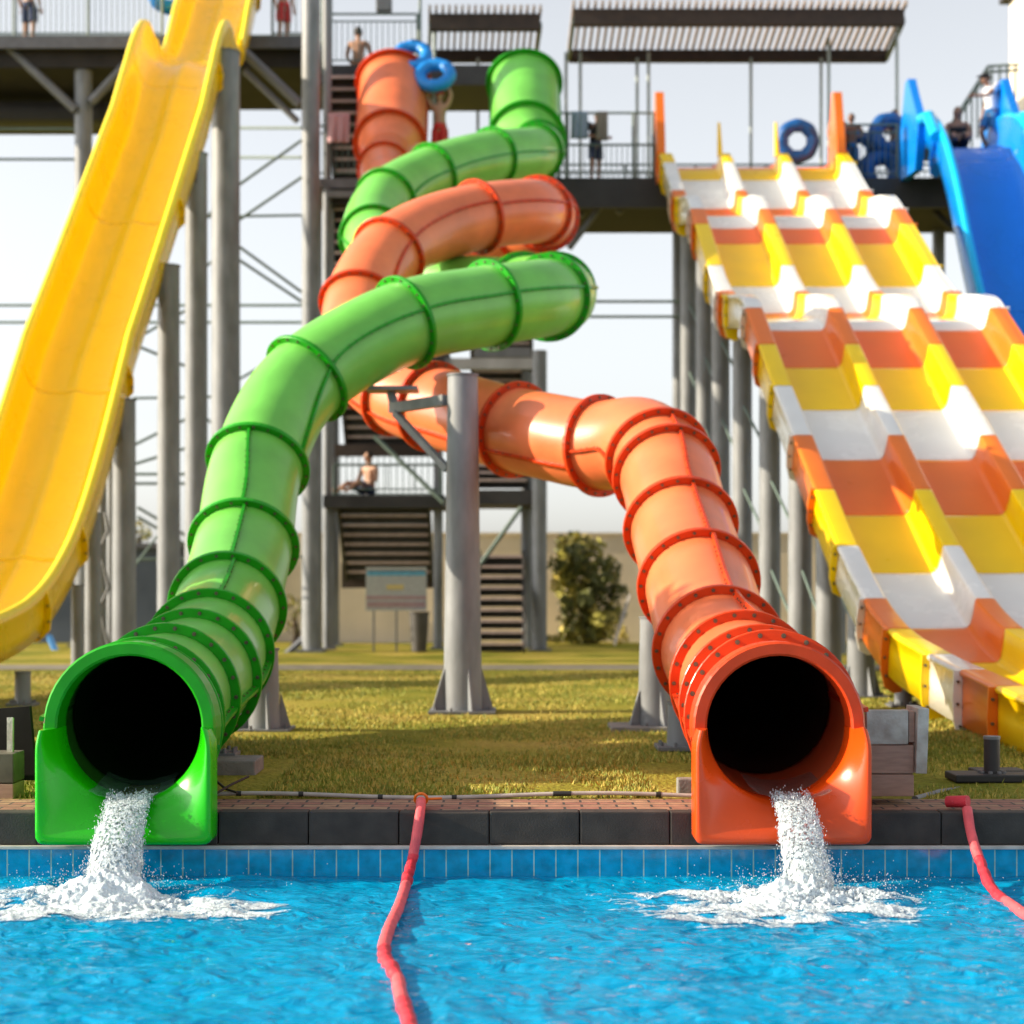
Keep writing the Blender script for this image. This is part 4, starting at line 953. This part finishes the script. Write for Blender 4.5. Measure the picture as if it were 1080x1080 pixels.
    if top=='bikini':
        cloth([[(J['chest']+V((-.14,-.02,-.03)),.055),(J['chest']+V((-.06,-.085,-.04)),.06),(J['chest']+V((.06,-.085,-.04)),.06),(J['chest']+V((.14,-.02,-.03)),.055)]],'bikini_top',M_blk)
    elif top is not None:
        cloth([[(J['pelvis']+V((0,0,.02)),.15),(J['waist'],.142),(J['chest'],.165),(J['chest']*.55+J['neck']*.45,.12),(J['neck']-V((0,0,.02)),.065)]]+[[(J['chest']*.4+J[a]*.6,.085),(J[a],.085),(J[a]*.5+J[c]*.5,.068)] for a,c in(('sl','el'),('sr','er'))],'shirt',top)
    return t
def stand(**k):
    d=dict(pelvis=(0,0,.95),waist=(0,.01,1.1),chest=(0,0,1.32),neck=(0,.01,1.5),head=(0,-.01,1.64),sl=(-.19,0,1.42),sr=(.19,0,1.42),el=(-.25,.03,1.14),er=(.25,.03,1.14),wl=(-.24,-.06,.9),wr=(.24,-.06,.9),hl=(-.095,0,.88),hr=(.095,0,.88),kl=(-.1,-.01,.48),kr=(.1,-.01,.48),al=(-.1,.03,.08),ar=(.1,.03,.08),tl=(-.11,-.13,.035),tr=(.11,-.13,.035)); d.update(k); return d
def sit(**k):
    d=dict(pelvis=(0,0,.13),waist=(0,.03,.28),chest=(0,.02,.5),neck=(0,0,.68),head=(0,-.02,.82),sl=(-.19,.02,.6),sr=(.19,.02,.6),el=(-.27,-.05,.34),er=(.27,-.05,.34),wl=(-.2,-.25,.22),wr=(.2,-.25,.22),hl=(-.1,-.05,.12),hr=(.1,-.05,.12),kl=(-.14,-.46,.28),kr=(.14,-.46,.28),al=(-.13,-.8,.08),ar=(.13,-.8,.08),tl=(-.14,-.93,.12),tr=(.14,-.93,.12)); d.update(k); return d
def at(px,py,d,z): return (XD(px,d),d,z)
person('person in dark trousers leaning on the walkway rail by the towels',at(628,188,35.7,zd),stand(head=(0,-.14,1.56),neck=(0,-.08,1.45),chest=(0,-.04,1.28),wl=(-.2,-.3,1.05),wr=(.2,-.3,1.05)),rz=25,sc=.86,skin=M_skin2,shorts=M_navy,top=M_blk)
person('shirtless person standing behind the racer slide fin',at(884,185,36.0,zd),stand(),rz=30,sc=.96,skin=M_skin2,shorts=M_navy)
person('person close beside the taller one behind the racer slide fin',at(898,185,35.8,zd),stand(er=(.3,-.05,1.2),wr=(.2,-.25,1.1)),rz=-20,sc=.84,skin=M_skin2,shorts=M_blu)
person('shirtless person holding the double swim ring on the walkway',at(944,185,36.4,zd),stand(el=(-.32,-.1,1.2),wl=(-.25,-.35,1.15),er=(.32,-.1,1.2),wr=(.22,-.35,1.15)),rz=20,sc=.98,skin=M_skin2,shorts=M_navy)
person('person in a dark bikini sitting at the top of the blue slide',at(1010,140,35.0,10.2),sit(),rz=-8,sc=1.0,skin=M_skin2,shorts=M_blk,top='bikini',longhair=True)
person('person sitting half hidden behind the one in the bikini',at(989,140,35.9,10.25),sit(),rz=20,sc=.92,skin=M_skin2,shorts=M_navy)
person('person in a pale shirt, blue shorts and cap leaning at the blue slide',at(1046,145,34.9,10.1),stand(head=(0,-.16,1.6),neck=(0,-.1,1.48),chest=(0,-.03,1.3),er=(.2,-.25,1.2),wr=(.1,-.45,1.2),kl=(-.1,-.2,.52),al=(-.1,.0,.1),tl=(-.1,-.15,.05)),rz=-70,sc=.98,skin=M_skin2,shorts=M_blu,top=M_tee,hat=M_blk)
person('person with a red cap carrying the swim ring beside the orange tube',at(464,150,34.6,zd),stand(el=(-.28,-.05,1.62),wl=(-.2,-.1,1.86),er=(.28,-.05,1.62),wr=(.2,-.1,1.86)),rz=-15,sc=.92,shorts=M_hairr,hat=M_hairr)
person('shirtless person sitting behind the upper deck rail above the orange tube',at(378,60,36.4,zu),sit(),rz=170,sc=1.0,skin=M_skin)
person('shirtless person sitting on the lower stair landing',at(389,525,35.7,3.19),sit(),rz=-40,sc=1.0,skin=M_skin,shorts=M_navy)
person('person in navy shorts standing at the left end of the launch platform',at(31,38,37.7,zl),stand(),rz=160,sc=1.0,skin=M_skin2,shorts=M_navy)
person('person whose legs show right of the yellow slide top',at(299,38,37.6,zl),stand(),rz=40,sc=.95,skin=M_skin,shorts=M_hairr)

# ------------------------------------------------------------------ falling water and foam
M_film=pm('wet_water_film',(.30,.42,.42),.06,var=.5,scale=22,stretch=(1,.3,1),bump=.5,bscale=30)
M_film.node_tree.nodes['Principled BSDF'].inputs['Alpha'].default_value=.38
def spout(label,cx,shx,shift,seed,wid,slope=0):
    rng=random.Random(seed); rn=np.random.default_rng(seed)
    base=(cx+shift*.6,9.12,ZW)
    t=thing('water_jet',label,'water jet',base,'white jets pouring from the slide outlets')
    zl_=zc-.40
    def centre(s):       # s 0..1 along the fall
        y=9.66-.16*s-.42*s**.9; z=zl_+.02-(zl_+.02-ZW)*s**1.7
        return np.array([cx+shift*s,y,z])
    # frothy core: rough sheet with a thickness
    nu,nv=90,150; vs=[]
    for j in range(nv):
        s=j/(nv-1); c=centre(s); w=wid*(.43-.06*math.sin(s*3.1)+.10*s+.02*math.sin(s*11+seed)); th=.06+.07*s
        for i in range(nu):
            a=2*math.pi*i/nu
            p=V((c[0]+w*math.cos(a),c[1]+th*math.sin(a),c[2]))
            nn=mnoise.noise(V((p.x*26+seed,p.y*26,p.z*6)))*.5+mnoise.noise(V((p.x*70,p.y*70+seed,p.z*16)))*.4+mnoise.noise(V((p.x*150,p.y*150,p.z*60)))*.25
            k=1+nn*.42; vs.append((c[0]+(p.x-c[0])*k,c[1]+(p.y-c[1])*k+nn*.05,p.z+nn*.012+(.03*nn if s<.08 else 0)))
    b=MB(); b.add(vs,[(j*nu+i,j*nu+(i+1)%nu,(j+1)*nu+(i+1)%nu,(j+1)*nu+i) for j in range(nv-1) for i in range(nu)],0,True)
    b.build('falling_sheet',M_jet,t)
    # water sheet running along the floor of the tube to the lip
    ny_,na=26,22; fv=[]
    for j in range(ny_):
        y=9.52+1.0*j/(ny_-1)
        for i in range(na):
            a=-math.pi/2+(i/(na-1)-.5)*1.15; rr=.402-.012*math.cos((i/(na-1)-.5)*3)+.006*mnoise.noise(V((i*.5,y*14,seed)))
            fv.append((cx+slope*max(0,y-9.7)+rr*math.cos(a),y,zc+rr*math.sin(a)))
    b=MB(); b.add(fv,[(j*na+i,j*na+i+1,(j+1)*na+i+1,(j+1)*na+i) for j in range(ny_-1) for i in range(na-1)],0,True); b.build('water_film',M_film,t)
    b=MB()
    def oct_(p,r,st=1.0,mi=0):
        p=V(p); b.add([p+V((r,0,0)),p-V((r,0,0)),p+V((0,r,0)),p-V((0,r,0)),p+V((0,0,r*st)),p-V((0,0,r*st))],[(0,2,4),(2,1,4),(1,3,4),(3,0,4),(2,0,5),(1,2,5),(3,1,5),(0,3,5)],mi,True)
    for _ in range(5200):
        s=rng.random()**.85; c=centre(s); w=wid*(.43-.06*math.sin(s*3.1)+.10*s); a=rng.random()*6.28; rr=abs(rng.gauss(.98,.10+.16*s*s))
        oct_((c[0]+w*rr*math.cos(a),c[1]+(.07+.07*s)*rr*math.sin(a)-.015,c[2]+rng.gauss(0,.02)),rng.uniform(.0009,.0028)*(1 if rng.random()<.94 else 1.7),rng.uniform(1,3.5),rng.random()<.6)
    e=centre(1)
    for _ in range(1500):
        a=rng.random()*6.28; r=abs(rng.gauss(0,.26)); h=abs(rng.gauss(0,.11))*math.exp(-r*2.2)
        oct_((e[0]+r*math.cos(a)*1.3,e[1]-.05+r*math.sin(a)*.9,ZW+.03+h),rng.uniform(.0009,.0032),rng.uniform(.8,1.8),rng.random()<.6)
    for _ in range(260):
        a=rng.random()*6.28; r=abs(rng.gauss(0,.6)); oct_((e[0]+r*math.cos(a),min(9.6,e[1]-.15+r*math.sin(a)*.8),ZW+.015+abs(rng.gauss(0,.07))),rng.uniform(.0012,.0035),1,1)
    d=b.build('droplets',[M_foam,M_drop],t); d['kind']='stuff'
    # foam spreading over the surface: lacy sheet with low froth on it
    nx,ny=430,300
    fx=np.linspace(-1.3,1.2,nx);fy=np.linspace(-1.05,.46,ny); X,Y=np.meshgrid(fx,fy)
    wx=X+.12*(fbm(X*4,Y*4,3,seed+60)-.47); wy=Y+.10*(fbm(X*4,Y*4,3,seed+61)-.47)
    n1=fbm(wx*2.6+seed,wy*4.2,5,seed); n2=fbm(wx*11,wy*15+seed,4,seed+5); n3=fbm(wx*42,wy*52+seed,3,seed+9)
    lace=1-np.abs(2*fbm(wx*7+3*seed,wy*11,4,seed+30)/.94-1)
    rr=np.hypot((X+shx)/.86,(Y+.24)/.46)
    dens=1.02-rr*1.0+(n1-.47)*1.5+(lace-.72)*.9+(n3-.44)*.5
    cd=np.clip(dens-.30,0,1)
    mound=.13*np.exp(-(np.hypot(X,(Y-.02)*1.2)/.20)**2)
    core=np.exp(-(np.hypot(X*.8,(Y+.08)*1.2)/.42)**2)
    Z=ZW+.007+water_h(X+e[0],np.minimum(Y+e[1]-.02,9.66))+np.clip(cd*1.6,0,1)*(core*(.05*n2+.02*n3)+.010*n2)+mound*(.55+.9*n2)*np.clip(cd*3,0,1)
    ym=np.minimum(Y+e[1]-.02,9.66)
    vs=list(zip((X+e[0]).ravel().tolist(),ym.ravel().tolist(),Z.ravel().tolist()))
    keep=dens>.12
    fs=[(j*nx+i,j*nx+i+1,(j+1)*nx+i+1,(j+1)*nx+i) for j in range(ny-1) for i in range(nx-1) if keep[j,i] and keep[j+1,i] and keep[j,i+1] and keep[j+1,i+1]]
    used=sorted({i for f in fs for i in f}); mp={k:n for n,k in enumerate(used)}
    b=MB(); b.add([vs[i] for i in used],[tuple(mp[i] for i in f) for f in fs],0,True); fo=b.build('splash_foam',M_lace,t); at_=fo.data.attributes.new('froth','FLOAT','POINT'); at_.data.foreach_set('value',np.clip(dens.ravel()[used],0,1).astype(np.float32))
spout('white water jet pouring from the green outlet into foam',(137-540)/F*9.6,.06,.012,1,.28,-.15)
spout('white water jet pouring from the orange outlet into foam',(834-540)/F*9.6,.22,.02,2,.245,.06)

# ------------------------------------------------------------------ light, sky, camera
EL,AZ=R(24),R(-3)        # sun from the left, a little behind
sd=V((-math.cos(EL)*math.cos(AZ),math.cos(EL)*math.sin(AZ),math.sin(EL)))
l=bpy.data.lights.new('sun','SUN'); l.energy=4.4; l.angle=R(.6); l.color=(1,.86,.64)
lo=bpy.data.objects.new('sun',l); COL.objects.link(lo); lo.rotation_euler=sd.to_track_quat('Z','Y').to_euler(); lo.location=(-20,0,30)
w=bpy.data.worlds.new('World'); S.world=w; w.use_nodes=True; N=w.node_tree.nodes; L=w.node_tree.links
bg=N['Background']; sk=N.new('ShaderNodeTexSky'); sk.sky_type='NISHITA'; sk.sun_disc=False; sk.sun_elevation=EL; sk.sun_rotation=-math.pi/2+AZ
sk.air_density=1.0; sk.dust_density=1.6; sk.ozone_density=1.0; sk.altitude=0
hs=N.new('ShaderNodeHueSaturation'); hs.inputs['Saturation'].default_value=.22; L.new(sk.outputs[0],hs.inputs['Color']); L.new(hs.outputs[0],bg.inputs[0]); bg.inputs[1].default_value=.125
cam=bpy.data.cameras.new('camera'); co=bpy.data.objects.new('camera',cam); COL.objects.link(co); S.camera=co
co.location=(0,0,H); co.rotation_euler=(R(90),0,0); cam.sensor_width=36; cam.lens=60; cam.shift_y=(YH-540)/1080; cam.clip_start=.1; cam.clip_end=2000
cam.dof.use_dof=True; cam.dof.focus_distance=10.0; cam.dof.aperture_fstop=1.55
S.view_settings.view_transform='Standard'; S.view_settings.look='None'; S.view_settings.exposure=1.0; S.view_settings.gamma=1
S.render.engine='CYCLES'; S.cycles.use_denoising=True
try: S.cycles.denoiser='OPENIMAGEDENOISE'
except Exception: pass
S.cycles.max_bounces=8; S.cycles.caustics_reflective=False; S.cycles.caustics_refractive=True; S.cycles.sample_clamp_indirect=6
